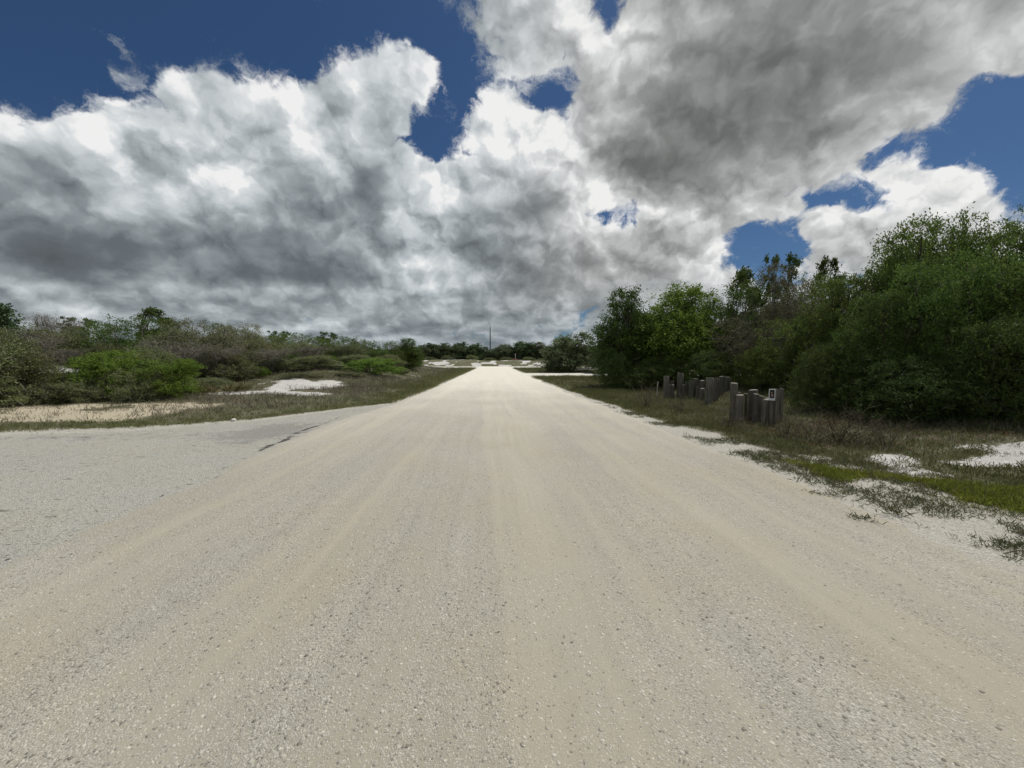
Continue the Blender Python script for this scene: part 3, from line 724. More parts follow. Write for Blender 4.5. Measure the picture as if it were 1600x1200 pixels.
used = {}
def plant(kind, u, dist, v_top, w_px, label, cat, group=None, rot=None, name=None, lean=0):
    """a plant standing at distance dist along the road, seen at column u, its top at row v_top, w_px wide"""
    nm, cm, tm, h0, w0 = PROTO[kind]
    d = ray(u, 566); x = d.x*dist
    g = float(H(x, dist))
    zt = EYE+ray(u, v_top).z*dist
    h = max(.3, zt-g); w = w_px/FPX*dist
    if kind not in used:
        o = empty(name or nm); c = link('crown', cm, o); t = link('trunk', tm, o); used[kind] = o
    else:
        o = copy_tree(used[kind])
        if name: o.name = name
    o.name = name or nm
    o.location = (x, dist, g-.02); o.scale = (w/w0, w/w0, h/h0)
    o.rotation_euler = (0, R(lean), rot if rot is not None else random.random()*6.28)
    for k in ('label', 'category', 'group'):
        if k in o: del o[k]
    tag(o, label, cat, group)
    return o
# ------------------------------------------------------------------ plants, left side
G1 = 'olive scrub bushes in the left thicket'; G2 = 'green shrubs in the left thicket'; G3 = 'oaks of the left thicket'
for k, u, d, vt, w, lab, cat, grp in [
 ('scrub', -75, 13.6, 522, 215, 'broad olive scrub bush cut off by the left edge of the view', 'bush', G1),
 ('scrub', 30, 14.6, 552, 110, 'wide olive bush behind the far left end of the yellow sand track', 'bush', G1),
 ('scrub_low', 112, 15.2, 596, 100, 'low grey-olive bush in front of the left one of two bright green shrubs', 'bush', G1),
 ('green', 166, 16.4, 549, 108, 'bright green shrub with the taller peaked crown, left of its green twin', 'shrub', G2),
 ('scrub_low', 216, 16.0, 580, 92, 'dull olive bush wedged between the two bright green shrubs', 'bush', G1),
 ('green', 266, 16.6, 562, 92, 'smaller rounder bright green shrub beside the spiky low plants', 'shrub', G2),
 ('scrub_low', 320, 19.5, 590, 80, 'sparse olive bush just behind the row of spiky plants', 'bush', G1),
 ('scrub', -12, 19, 520, 130, 'tall olive scrub bush over the left end of the thicket', 'bush', G1),
 ('scrub', 92, 31, 526, 120, 'olive scrub bush right above the small white sand spot', 'bush', G1),
 ('bare', 52, 23, 515, 80, 'pale leafless shrub with grey branches near the left edge', 'shrub', None),
 ('scrub', 165, 22, 540, 70, 'olive scrub bush behind the peaked bright green shrub', 'bush', G1),
 ('scrub', 235, 20, 545, 110, 'grey twiggy scrub bush rising behind the two bright green shrubs', 'bush', G1),
 ('bare', 285, 22, 532, 100, 'leafless grey shrub with long slanting pale branches above the spiky plants', 'shrub', None),
 ('oak_mid', 205, 27, 496, 118, 'bright green rounded oak crown standing above the bushes left', 'tree', G3),
 ('tuft', 247, 44, 482, 62, 'dark flat-topped tree poking highest above the left thicket', 'tree', None),
 ('pine', -8, 31, 470, 62, 'dark pine cut by the left edge of the view', 'tree', None),
 ('bare', 95, 37, 492, 66, 'bare greyish tree with a fine twig crown on the left skyline', 'tree', None),
 ('tuft', 123, 44, 496, 46, 'small dark domed tree right of the bare tree on the left skyline', 'tree', None),
 ('oak_grey', 60, 34, 508, 110, 'grey-green oak on the skyline left of the bare tree', 'tree', G3),
 ('oak_grey', 15, 36, 505, 110, 'grey-green oak right beside the pine at the left edge', 'tree', G3),
 ('oak_mid', 155, 33, 507, 90, 'dark green oak between the domed tree and the bright green crown', 'tree', G3),
 ('oak_mid', 270, 36, 507, 70, 'green oak directly below the dark flat-topped tree', 'tree', G3),
 ('mossy', 325, 26, 500, 150, 'largest grey moss-draped oak in the middle of the left thicket', 'tree', G3),
 ('mossy', 375, 30, 506, 90, 'narrower mossy oak at the right shoulder of the largest mossy oak', 'tree', G3),
 ('scrub', 345, 23.5, 548, 100, 'dark bush at the foot of the largest mossy oak', 'bush', G1),
 ('oak_grey', 410, 29, 525, 84, 'grey-olive oak above the little round bright green bush', 'tree', G3),
 ('oak_mid', 440, 37, 522, 72, 'dark green oak above the left end of the white sand slope', 'tree', G3),
 ('oak_grey', 468, 33, 532, 76, 'mossy grey-green oak above the middle of the white sand slope', 'tree', G3),
 ('tuft', 436, 42, 517, 34, 'thin tufted tree above the oaks left of the white sand slope', 'tree', None),
 ('oak_mid', 505, 36, 528, 74, 'green oak above the right end of the white sand slope', 'tree', G3),
 ('tuft', 512, 46, 519, 34, 'spindly tufted tree topping the oaks over the white sand slope', 'tree', None),
 ('oak_grey', 545, 36, 535, 66, 'grey-green oak behind the broad low green bush, left shoulder', 'tree', G3),
 ('bare', 560, 48, 530, 30, 'small dead snag among the oaks behind the broad low green bush', 'tree', None),
 ('oak_mid', 580, 41, 534, 66, 'green oak straight behind the broad low green bush', 'tree', G3),
 ('oak_mid', 612, 44, 534, 56, 'green oak next to the last tree at the right end of the left thicket', 'tree', G3),
 ('tree_dark', 636, 46, 530, 50, 'dark green last tree at the right end of the left thicket', 'tree', G3),
 ('green', 582, 31, 560, 96, 'broad low dome of green bush near the right end of the left thicket', 'shrub', G2),
 ('green', 527, 33, 563, 62, 'green bush between the white sand slope and the broad low green dome', 'shrub', G2),
 ('green', 406, 25, 572, 30, 'small round bright green bush standing at the white sand slope', 'shrub', G2),
 ('lime', 376, 26, 578, 44, 'low yellow-green bush left of the small round green bush', 'shrub', G2),
 ('scrub_low', 545, 27, 582, 70, 'low dull bush in dry stems right of the white sand slope', 'bush', G1),
 ('scrub_low', 622, 36, 572, 40, 'low olive bush under the last tree of the left thicket', 'bush', G1),
 ('scrub', 455, 30, 562, 90, 'dark low bush along the top of the white sand slope', 'bush', G1),
 ('scrub', 490, 28, 556, 84, 'dark olive bush over the upper right of the white sand slope', 'bush', G1),
 ('scrub', 425, 27, 560, 70, 'olive bush between the small round green bush and the white sand slope', 'bush', G1),
 ('scrub', 556, 34, 555, 80, 'olive bush directly above the left half of the broad low green dome', 'bush', G1),
 ('scrub', 520, 30, 572, 70, 'grey-olive bush low at the right end of the white sand slope', 'bush', G1),
 ('scrub', 398, 28, 552, 80, 'dark bush rising behind the small round green bush', 'bush', G1),
 ('scrub', 604, 37, 555, 66, 'olive bush behind the right half of the broad low green dome', 'bush', G1),
 ('scrub_low', 470, 24.5, 583, 70, 'low straggly bush in the middle of the white sand slope top', 'bush', G1),
 ('green', 640, 47, 552, 40, 'green bush at the foot of the last tree of the left thicket', 'shrub', G2),
 ('oak_mid', 350, 34, 508, 90, 'green oak showing between the two mossy oaks', 'tree', G3),
 ('oak_mid', 475, 44, 522, 80, 'green oak tallest on the skyline above the white sand slope', 'tree', G3),
 ('oak_mid', 545, 45, 526, 80, 'green oak on the skyline left of the small dead snag', 'tree', G3),
 ('green', 500, 33, 555, 60, 'green shrub among olive bushes above the white sand slope', 'shrub', G2),
 ('green', 445, 32, 556, 56, 'green shrub low under the oaks left of the white sand slope', 'shrub', G2),
 ('bare', 122, 27, 545, 70, 'bare grey shrub behind the small white sand spot', 'shrub', None),
 ('bare', 222, 20.5, 556, 62, 'bare pale shrub between and behind the two bright green shrubs', 'shrub', None),
 ('bare', 336, 23, 540, 80, 'bare grey shrub tangled before the largest mossy oak', 'shrub', None),
 ('bare', 425, 26.5, 543, 60, 'bare grey shrub left above the white sand slope', 'shrub', None),
 ('bare', 487, 31, 540, 60, 'bare grey shrub right above the white sand slope', 'shrub', None),
 ('bare', 20, 17, 548, 80, 'bare grey shrub poking from the olive bushes nearest the left edge', 'shrub', None),
 ('scrub', 300, 24, 556, 70, 'dark olive bush left of the foot of the largest mossy oak', 'bush', G1),
]:
    plant(k, u, d, vt, w, lab, cat, grp)

# ------------------------------------------------------------------ plants, right side
G4 = 'oaks and shrubs of the right-hand hedge'
for k, u, d, vt, w, lab, cat, grp in [
 ('tree_dark', 978, 22.5, 452, 108, 'dark leafy oak tree at the left end of the right-hand hedge', 'tree', G4),
 ('tree_bright', 1068, 21.5, 444, 175, 'sunlit bright green tree behind the farther wooden palisade', 'tree', G4),
 ('skirt', 965, 21, 555, 60, 'low dark shrub at the foot of the hedge beside the road', 'shrub', G4),
 ('skirt', 1040, 19.5, 560, 110, 'low dark shrub straight behind the pale stake', 'shrub', G4),
 ('lime', 1190, 15.2, 538, 110, 'yellow-green shrub rising behind the gap between the palisades', 'shrub', G4),
 ('skirt', 1120, 17.5, 548, 100, 'low dark shrub behind the right end of the farther palisade', 'shrub', G4),
 ('brown', 1200, 17.2, 424, 160, 'scraggly brown-grey shrub above the gap between the palisades', 'shrub', G4),
 ('brown', 1262, 15.5, 438, 110, 'dull twiggy shrub above the nearer palisade', 'shrub', G4),
 ('tuft', 1160, 21, 421, 74, 'dark tufted tree against the sky, leftmost of those topping the hedge', 'tree', G4),
 ('tuft', 1212, 21.5, 398, 56, 'dark tufted tree with the tallest clumpy tip over the scraggly shrub', 'tree', G4),
 ('tuft', 1290, 19.5, 402, 50, 'dark tufted tree tip standing alone over the middle of the hedge', 'tree', G4),
 ('hedge_b', 1325, 13.2, 430, 190, 'dark green oak shrub in the hedge right behind the nearer palisade', 'shrub', G4),
 ('hedge_a', 1425, 12.2, 352, 215, 'tallest rounded oak shrub of the right-hand hedge', 'shrub', G4),
 ('hedge_b', 1530, 11.4, 348, 200, 'oak shrub with a feathery top right of the tallest one', 'shrub', G4),
 ('hedge_a', 1650, 10.6, 338, 190, 'oak shrub of the hedge cut by the right edge of the view', 'shrub', G4),
 ('skirt', 1300, 10.6, 540, 120, 'low dark shrub beside the right end of the nearer palisade', 'shrub', G4),
 ('hedge_b', 1385, 9.8, 452, 180, 'mid-height dark shrub bulging out under the tallest oak shrub', 'shrub', G4),
 ('hedge_a', 1490, 9.0, 402, 205, 'dark bulging shrub over the leaf litter at the white sand patch', 'shrub', G4),
 ('hedge_b', 1615, 8.3, 395, 200, 'foremost dark shrub over the leaf litter at the right edge', 'shrub', G4),
 ('skirt', 1440, 8.3, 560, 170, 'low shrub spreading to the ground behind the white sand patch', 'shrub', G4),
 ('skirt', 1570, 7.7, 500, 190, 'low leafy shrub drooping towards the white sand at the right edge', 'shrub', G4),
 ('hedge_a', 1800, 10.0, 330, 260, 'oak shrub of the hedge beyond the right edge of the view', 'shrub', G4),
 ('oak_mid', 1152, 19.5, 448, 120, 'green oak filling the hedge between the sunlit tree and the scraggly shrub', 'tree', G4),
 ('oak_mid', 1268, 17.5, 434, 140, 'green oak behind the dull twiggy shrub in the middle of the hedge', 'tree', G4),
 ('oak_mid', 1225, 14.6, 500, 110, 'green oak bush bulging over the nearer palisade', 'shrub', G4),
 ('hedge_a', 1960, 6.6, 250, 480, 'unseen tall oak shrub beyond the right edge of the view, added to shade the white sand', 'shrub', G4),  # out of view: added for its shadow on the sand and verge
 ('far_oak', 890, 49, 522, 92, 'rounded grey-green oak standing by the side road on the right', 'tree', None),
 ('far_oak', 948, 45, 535, 64, 'dark oak behind the dark end of the right-hand hedge', 'tree', None),
 ('far_scrub', 862, 49, 568, 42, 'low olive bush on the green island by the side road', 'bush', None),
 ('far_scrub', 925, 56, 556, 70, 'olive bush behind the small white sand bank on the right', 'bush', None),
 ('far_oak', 1010, 30, 490, 120, 'dark oak filling the gap behind the left end of the hedge', 'tree', None),
]:
    plant(k, u, d, vt, w, lab, cat, grp)

# ------------------------------------------------------------------ the line of pines and oaks behind the far sand bank
POLE_U = 766
ordw = ['first', 'second', 'third', 'fourth', 'fifth', 'sixth', 'seventh', 'eighth', 'ninth', 'tenth', 'eleventh', 'twelfth', 'thirteenth', 'fourteenth', 'fifteenth', 'sixteenth']
line = [(658, 541, 30, 'far_oak'), (676, 538, 28, 'pine'), (690, 538, 34, 'far_oak'), (706, 541, 24, 'pine'), (719, 536, 24, 'pine'), (729, 543, 28, 'far_oak'), (742, 538, 20, 'pine'), (755, 544, 26, 'far_oak'),
        (776, 545, 22, 'pine'), (789, 540, 34, 'far_oak'), (805, 544, 24, 'pine'), (818, 535, 30, 'pine'), (833, 537, 36, 'far_oak'), (848, 541, 24, 'pine'), (862, 543, 30, 'far_oak')]
for i, (u, vt, w, k) in enumerate(line):
    left = u < POLE_U
    j = sum(1 for q in line if (u < q[0] < POLE_U)) if left else sum(1 for q in line if POLE_U < q[0] < u)
    plant(k, u, 112+12*random.random(), vt-1, w*1.35, 'dark %s, %s tree %s of the utility pole, behind the far sand bank' % ('pine' if k == 'pine' else 'oak', ordw[j], 'left' if left else 'right'), 'tree', 'far line of pines and oaks')
for i, u in enumerate([560, 585, 610, 635, 880, 905, 935, 965]):
    left = u < POLE_U
    plant('far_oak' if i % 2 else 'pine', u, 118+8*random.random(), 542+2*(i % 3), 34, ['dark far pine hidden behind the left thicket, farthest from the pole', 'dark far oak hidden behind the left thicket, next to the farthest pine', 'dark far pine hidden behind the right end of the left thicket', 'dark far oak hidden behind the last tree of the left thicket', 'dark far pine behind the rounded oak by the side road', 'dark far oak behind the rounded oak by the side road', 'dark far pine behind the dark end of the hedge', 'dark far oak behind the dark end of the hedge'][i], 'tree', 'far line of pines and oaks')
for u, vt, w, d, lab in [(737, 555, 22, 101, 'darkest round bush in front of the far sand bank, left of the pole'), (700, 556, 22, 103, 'small bush on the far sand bank under the pines left'), (672, 558, 24, 104, 'bush at the left end of the far sand bank'), (765, 559, 24, 106, 'low bush at the foot of the utility pole'),
                         (792, 558, 26, 106, 'low bush on the far sand bank right of the pole'), (826, 558, 26, 106, 'low bush on the far sand bank behind the red barrier'), (846, 560, 22, 104, 'last low bush at the right end of the far sand bank')]:
    plant('far_scrub', u, d, vt, w, lab, 'bush', 'bushes on the far sand bank')

# ------------------------------------------------------------------ pieces made by hand
def simple(name, rgb, rough=.7, var=.12, sc=30):
    mt, N = new_mat(name); P = N.n('ShaderNodeTexCoord').outputs['Object']
    n = N.noise(P, sc, 4, .6)
    finish(N, N.mix(n, tuple(c*(1-var) for c in rgb), tuple(min(.95, c*(1+var)) for c in rgb)), rough, None, .3)
    return mt
def wood_mat():
    mt, N = new_mat('weathered_post_wood')
    P = N.n('ShaderNodeTexCoord').outputs['Object']
    g = N.noise(N.stretch(P, (34, 34, 3.2)), 1, 5, .65); b = N.noise(P, 2.6, 3, .6)
    col = N.ramp(g, [(.25, (.048, .044, .035)), (.45, (.12, .11, .088)), (.65, (.195, .18, .148)), (.85, (.27, .25, .21))])
    oi = N.n('ShaderNodeObjectInfo')
    col = N.vm('SCALE', col, scale=N.rng(oi.outputs['Random'], 0, 1, .72, 1.22))
    col = N.mix(N.m('MULTIPLY', N.rng(b, .52, .72), .45), col, (.105, .115, .075))
    finish(N, col, .85, bump(N, g, .7, .01), .2)
    return mt
def wood_end_mat():
    mt, N = new_mat('post_end_grain')
    P = N.n('ShaderNodeTexCoord').outputs['Object']
    n = N.noise(P, 26, 4, .6)
    finish(N, N.ramp(n, [(.3, (.16, .15, .13)), (.7, (.36, .34, .30))]), .9, None, .2)
    return mt
WOOD, WEND = wood_mat(), wood_end_mat()
def post_mesh(r, h, seed):
    q = np.random.default_rng(seed); k = 14
    V = []; rows = [-.15, h*.35, h*.7, h-.012, h]
    ph = q.random()*6
    for i, z in enumerate(rows):
        rr = r*(1.05-.06*z/h)*(1 if i < 4 else .91)
        for j in range(k):
            a = 2*math.pi*j/k
            f = 1+.025*math.sin(3*a+ph)+.012*q.normal()
            V.append((rr*f*math.cos(a)+.01*q.normal()*(i > 0)*.3, rr*f*math.sin(a), z+(.010*math.cos(a+ph) if i >= 3 else 0)))
    Q = [(i*k+j, i*k+(j+1) % k, (i+1)*k+(j+1) % k, (i+1)*k+j) for i in range(len(rows)-1) for j in range(k)]
    V.append((0, 0, h+.002)); c = len(V)-1; b = (len(rows)-1)*k
    T = [(b+j, b+(j+1) % k, c) for j in range(k)]
    return mesh_np('post', V, [np.array(Q), np.array(T)], [WOOD, WEND], [0]*len(Q)+[1]*len(T), smooth=True)

def palisade(label, posts, seed):
    """posts: (column from, column to, top row, distance along the road)"""
    d0 = posts[0]; root = empty('wooden_palisade', (ray((d0[0]+d0[1])/2, 640).x*d0[3], d0[3], 0))
    tag(root, label, 'palisade')
    O = Vector(root.location)
    for i, (a, b, vt, d) in enumerate(posts):
        u = (a+b)/2; x = ray(u, 640).x*d; g = float(H(x, d))
        r = (b-a)/FPX*d/2*.93; h = EYE+ray(u, vt).z*d-g
        o = link('post', post_mesh(r, h, seed+i), root)
        o.location = Vector((x, d, g))-O
        q = np.random.default_rng(seed*3+i); o.rotation_euler = (R(q.normal()*.9), R(q.normal()*.9), q.random()*6.28)
    return root
def zx(z): return 1000+z/5.714
def zy(z): return 560+z/5.714
NEAR = [(805, 872, 220, 9.65), (868, 892, 303, 9.95), (852, 922, 326, 9.45), (930, 957, 315, 9.75), (962, 1042, 280, 9.55), (1005, 1062, 318, 9.25), (1046, 1106, 334, 9.4), (1085, 1118, 370, 9.0), (1116, 1150, 356, 9.12), (1150, 1190, 350, 9.0), (1190, 1238, 272, 9.05), (1236, 1274, 268, 9.35)]
FAR = [(205, 256, 158, 15.5), (240, 272, 232, 15.2), (258, 297, 200, 15.6), (274, 302, 236, 15.1), (324, 381, 133, 15.2), (370, 396, 233, 14.8), (393, 432, 211, 15.1), (426, 474, 196, 14.7), (474, 520, 181, 14.9), (492, 520, 250, 14.0), (526, 570, 197, 14.6), (530, 576, 268, 13.7), (582, 656, 172, 13.1), (655, 697, 176, 13.6), (699, 742, 160, 14.4), (744, 790, 165, 15.1), (792, 822, 180, 15.9)]
near = palisade('nearer palisade of weathered round posts, the one carrying the little white-framed sign', [(zx(a), zx(b), zy(t), d) for a, b, t, d in NEAR], 300)
far = palisade('farther palisade of weathered round posts, right of the pale stake', [(zx(a), zx(b), zy(t), d) for a, b, t, d in FAR], 400)

# the little white-framed sign on the nearer palisade
WHITE = simple('white_paint', (.72, .72, .70), .6); DARK = simple('dark_panel', (.035, .03, .03), .5); PINK = simple('faded_print', (.42, .27, .24), .7); PAPER = simple('paper', (.55, .53, .5), .8)
def box(A, c, s):
    c = np.array(c); s = np.array(s)/2
    v = np.array([(sx, sy, sz) for sx in (-1, 1) for sy in (-1, 1) for sz in (-1, 1)])*s+c
    A.add(v, [(0, 1, 3, 2), (4, 6, 7, 5), (0, 4, 5, 1), (2, 3, 7, 6), (0, 2, 6, 4), (1, 5, 7, 3)])
sgd = 8.88; su = zx(1178)
sg = empty('sign', (ray(su, 620).x*sgd, sgd, EYE+ray(su, zy(366)).z*sgd))
tag(sg, 'small white-framed sign with dark centre on top of the nearer palisade', 'sign')
w_, h_ = 50/5.714/FPX*sgd, 96/5.714/FPX*sgd
A = Acc()
for c, s in [((-w_/2+.008, 0, h_/2), (.016, .03, h_)), ((w_/2-.008, 0, h_/2), (.016, .03, h_)), ((0, 0, .014), (w_-.033, .03, .028)), ((0, 0, h_-.009), (w_-.033, .03, .018)), ((-.035, .0, -.012), (w_+.07, .07, .02))]: box(A, c, s)
link('frame', A.mesh('frame', [WHITE], False), sg)
A = Acc(); box(A, (0, .004, h_/2), (w_-.034, .012, h_-.05)); link('panel', A.mesh('panel', [DARK], False), sg)
A = Acc(); box(A, (.004, -.004, h_*.40), (w_*.30, .003, h_*.22)); box(A, (-.006, -.004, h_*.64), (w_*.22, .003, h_*.10)); link('print', A.mesh('print', [PINK], False), sg)
sg.rotation_euler = (0, 0, R(-32))

# pale stake left of the farther palisade
p0 = at(zx(148), zy(352)); d = p0.y
A = Acc(); top = Vector((ray(zx(160), 600).x*d, d, EYE+ray(zx(160), zy(208)).z*d))-p0
A.tube([(0, 0, -.1), (0, 0, 0), tuple(top*.98), tuple(top)], [.022, .022, .02, .012], 8, True)
o = link('stake', A.mesh('stake', [simple('pale_stake_wood', (.46, .43, .36), .8)])); o.location = p0
tag(o, 'thin pale stake leaning in dry grass left of the farther palisade', 'stake')

# utility pole behind the far sand bank
pd = 116; px = ray(POLE_U, 560).x*pd; pg = float(H(px, pd)); ph = EYE+ray(POLE_U, 510.5).z*pd-pg
A = Acc(); A.tube([(0, 0, -.5), (0, 0, ph*.55), (0, 0, ph-.1), (0, 0, ph)], [.19, .165, .125, .07], 10, True)
pr = empty('utility_pole', (px, pd, pg)); tag(pr, 'tall bare dark utility pole behind the far sand bank', 'utility pole')
link('pole', A.mesh('pole', [simple('creosoted_wood', (.075, .068, .062), .8)]), pr)
A = Acc(); A.tube([(0, 0, ph), (0, 0, ph+.22), (0, 0, ph+.3)], [.045, .07, .03], 8, True); link('insulator', A.mesh('insulator', [simple('grey_insulator', (.2, .2, .21), .4)]), pr)

# red barrier with a pale marker post at the far bank
bd = 96; bx = ray(805, 563).x*bd; bg_ = float(H(bx, bd)); zt = EYE+ray(805, 563).z*bd
br = empty('barrier', (bx, bd, bg_)); tag(br, 'small faded red barrier at the far sand bank, right of the utility pole', 'barrier')
z0 = max(.55, zt-bg_-.15)
A = Acc(); box(A, (0, 0, z0), (1.5, .06, .22)); link('board', A.mesh('board', [simple('faded_red_paint', (.30, .12, .09), .6)], False), br)
for s in (-.55, .55):
    A = Acc(); box(A, (s, .07, z0/2-.05), (.08, .08, z0+.3)); link('leg', A.mesh('leg', [PAPER], False), br)
A = Acc(); mh = EYE+ray(805, 552.5).z*bd-bg_; A.tube([(0, 0, -.2), (0, 0, mh)], [.05, .045], 8, True)
o = link('marker_post', A.mesh('marker_post', [PAPER])); o.location = (bx+.1, bd+1.2, bg_); tag(o, 'thin pale marker post rising behind the red barrier', 'post')

# white stone on the left verge
def stone(name, p, r, label):
    q = np.random.default_rng(int(r*1e4)); A = Acc()
    nU, nV = 12, 8; V = []
    for j in range(nV+1):
        for i in range(nU):
            th = math.pi*j/nV; a = 2*math.pi*i/nU
            f = 1+.22*(vnoise(2+math.cos(a)*math.sin(th)*1.6, 5+math.sin(a)*math.sin(th)*1.6+math.cos(th), 5)-.5)*2
            V.append((r*1.3*f*math.sin(th)*math.cos(a), r*f*math.sin(th)*math.sin(a), r*.8*f*math.cos(th)+r*.4))
    Q = [(j*nU+i, (j+1)*nU+i, (j+1)*nU+(i+1) % nU, j*nU+(i+1) % nU) for j in range(nV) for i in range(nU)]
    A.add(V, Q); o = link(name, A.mesh(name, [simple('white_stone', (.66, .64, .6), .8)])); o.location = p; tag(o, label, 'stone')
stone('stone', at(365, 657.5, .01), .05, 'white stone at the edge of the grass on the left turnout')

# ------------------------------------------------------------------ small plants one can count
def spiky_plant():
    r = np.random.default_rng(7); n = 46
    a = r.random(n)*6.28; t = r.uniform(.25, 1.25, n)
    d = np.stack([np.cos(a)*np.cos(t), np.sin(a)*np.cos(t), np.sin(t)], -1)
    p = np.stack([r.normal(size=n)*.05, r.normal(size=n)*.05, r.random(n)*.08], -1)
    V = blades(p, d, r.uniform(.35, .62, n), r.uniform(.035, .055, n), r)
    return mesh_np('leaves', V.reshape(-1, 3), [quads(V)], [M['spike']])
M['spike'] = leaf_mat('spiky_leaves', (.09, .085, .04), (.17, .155, .075), (.30, .27, .15), .1)
spm = spiky_plant()
for i, u in enumerate([272, 284, 297, 309, 320, 332, 343, 355, 366, 377]):
    p = at(u, 620-(u-272)*.06); p.y += .5*random.random()
    o = link('spiky_plant', spm); p.z = float(H(p.x, p.y)); o.location = p; s = random.uniform(.8, 1.25); o.scale = (s, s, s*random.uniform(.9, 1.2)); o.rotation_euler = (0, 0, random.random()*6)
    tag(o, 'straw-tipped spiky plant, %s from the left in the row before the thicket' % ordw[i], 'plant', 'spiky plants in front of the left thicket')

def dry_bush(seed):
    r = np.random.default_rng(seed); A = Acc()
    for k in range(22):
        a = r.random()*6.28; t = r.uniform(.35, 1.45); L = r.uniform(.35, .75)
        d = np.array([math.cos(a)*math.cos(t), math.sin(a)*math.cos(t), math.sin(t)])
        p = np.array([r.normal()*.06, r.normal()*.06, 0]); m = p+d*L*.55+r.normal(size=3)*.04; e = p+d*L+r.normal(size=3)*.09
        A.tube([p, m, e], [.007, .005, .002], 3)
        for j in range(5):
            s = m+(e-m)*r.random(); A.tube([s, s+unit(d+r.normal(size=3)*.8)*r.uniform(.1, .28)], [.0035, .0015], 3)
    return A.mesh('dry_bush', [M['russet']])
dbm = [dry_bush(s) for s in (3, 4)]
for i, (u, v, s, lab) in enumerate([(1268, 690, .8, 'leafless brown dry bush just right of the nearer palisade'), (1312, 694, 1.05, 'tallest leafless brown dry bush before the dark hedge'), (1352, 697, .8, 'leafless brown dry bush right of the tallest dry bush'), (1388, 701, .85, 'rightmost leafless dry bush, before the white sand patch'),
                                    (1135, 668, .8, 'dry reddish bush between the two palisades'), (1008, 636, 1.2, 'dry grey bush left of the pale stake'), (1062, 645, .8, 'dry reddish bush at the foot of the farther palisade'), (1232, 684, .8, 'small dry bush at the right foot of the nearer palisade')]):
    o = link('dry_bush', dbm[i % 2]); p = at(u, v); o.location = p; o.scale = (s*1.15, s*1.15, s); o.rotation_euler = (0, 0, i*1.3); tag(o, lab, 'bush', 'leafless dry bushes on the right verge')

def sprig(seed, n=44):
    r = np.random.default_rng(seed); a = r.random(n)*6.28; t = r.uniform(.1, .9, n)
    d = np.stack([np.cos(a)*np.cos(t), np.sin(a)*np.cos(t), np.sin(t)], -1)
    V = blades(r.normal(size=(n, 3))*np.array([.055, .045, .0])+np.array([0, 0, .01]), d, r.uniform(.05, .13, n), r.uniform(.005, .012, n), r)
    return mesh_np('weed_sprig', V.reshape(-1, 3), [quads(V)], [M['weed']])
M['weed'] = leaf_mat('dark_weed_leaves', (.075, .082, .038), (.125, .132, .062), (.21, .20, .115), .3)
M['lush'] = leaf_mat('lush_grass_blades', (.11, .14, .022), (.20, .225, .036), (.34, .33, .08), .4)
M['grass'] = leaf_mat('verge_grass_blades', (.10, .11, .042), (.17, .18, .072), (.28, .265, .14), .35)
M['dry'] = leaf_mat('dry_grass_blades', (.14, .13, .085), (.22, .21, .14), (.34, .325, .23), .25)
sm = [sprig(s) for s in (1, 2)]
for i, (u, v, s, lab) in enumerate([(1347, 814, 1.1, 'dark weed sprig alone on the pale gravel, nearest the road'), (1275, 773, .9, 'small weed sprig on the gravel left of the lush grass'), (1400, 805, 1.4, 'bushy dark weed sprig on the gravel below the lush grass'), (1302, 776, 1.0, 'dark weed sprig at the upper left end of the weedy gravel edge'), (1180, 692, 1.0, 'weed sprig on the gravel edge below the nearer palisade')]):
    o = link('weed_sprig', sm[i % 2]); o.location = at(u, v); o.scale = (s, s, s); o.rotation_euler = (0, 0, i*2.1); tag(o, lab, 'weed', 'weed sprigs on the gravel edge')

# ------------------------------------------------------------------ ground cover nobody could count
def cover(name, pts, per, L, W, mat, spread, tmin, tmax, label, seed, cat):
    r = np.random.default_rng(seed); n = len(pts)
    idx = np.repeat(np.arange(n), per); m = len(idx)
    s = pts[:, 2] if pts.shape[1] > 2 else np.ones(n)
    a = r.random(m)*6.28; t = r.uniform(tmin, tmax, m)
    d = np.stack([np.cos(a)*np.cos(t), np.sin(a)*np.cos(t), np.sin(t)], -1)
    p = pts[idx, :2]+r.normal(size=(m, 2))*spread*s[idx][:, None]
    z = H(p[:, 0], p[:, 1])
    V = blades(np.stack([p[:, 0], p[:, 1], z], -1), d, r.uniform(*L, m)*s[idx], r.uniform(*W, m)*np.sqrt(s[idx]), r)
    me = mesh_np(name, V.reshape(-1, 3), [quads(V)], [mat])
    tag(link(name, me), label, cat, kind='stuff')
def sample(n, x0, x1, y0, y1, dens, seed, power=1.0):
    r = np.random.default_rng(seed)
    x = r.uniform(x0, x1, n); y = y0+(y1-y0)*r.random(n)**power
    k = r.random(n) < dens(x, y)
    x, y = x[k], y[k]
    s = np.clip(.75+.04*(y-8), .8, 2.2)*r.uniform(.7, 1.3, len(x))
    return np.stack([x, y, s], -1)
nz = lambda x, y, f, s: fbm(x*f, y*f, s, 3)
def d_left(x, y):
    v, w, ye, sh = zones(x, y); o = off_road(x, y)
    return np.where((x < 0) & (o > .02), sstep(2.6, .5, o+1.6*(nz(x, y, .6, 91)-.5))*(1-w)*(1-.8*ye), 0)
P1 = np.concatenate([sample(26000, -26, -3, 8, 24, d_left, 1), sample(12000, -14, -2.9, 22, 73, lambda x, y: np.where((x < 0) & (off_road(x, y) > .05), sstep(3.8, 1.2, off_road(x, y)+2*(nz(x, y, .3, 92)-.5))*.9, 0), 2, 1.3)])
cover('verge_grass', P1, 9, (.05, .15), (.008, .016), M['grass'], .06, .5, 1.45, 'short dull green grass strip along the left edge of the gravel', 11, 'grass')
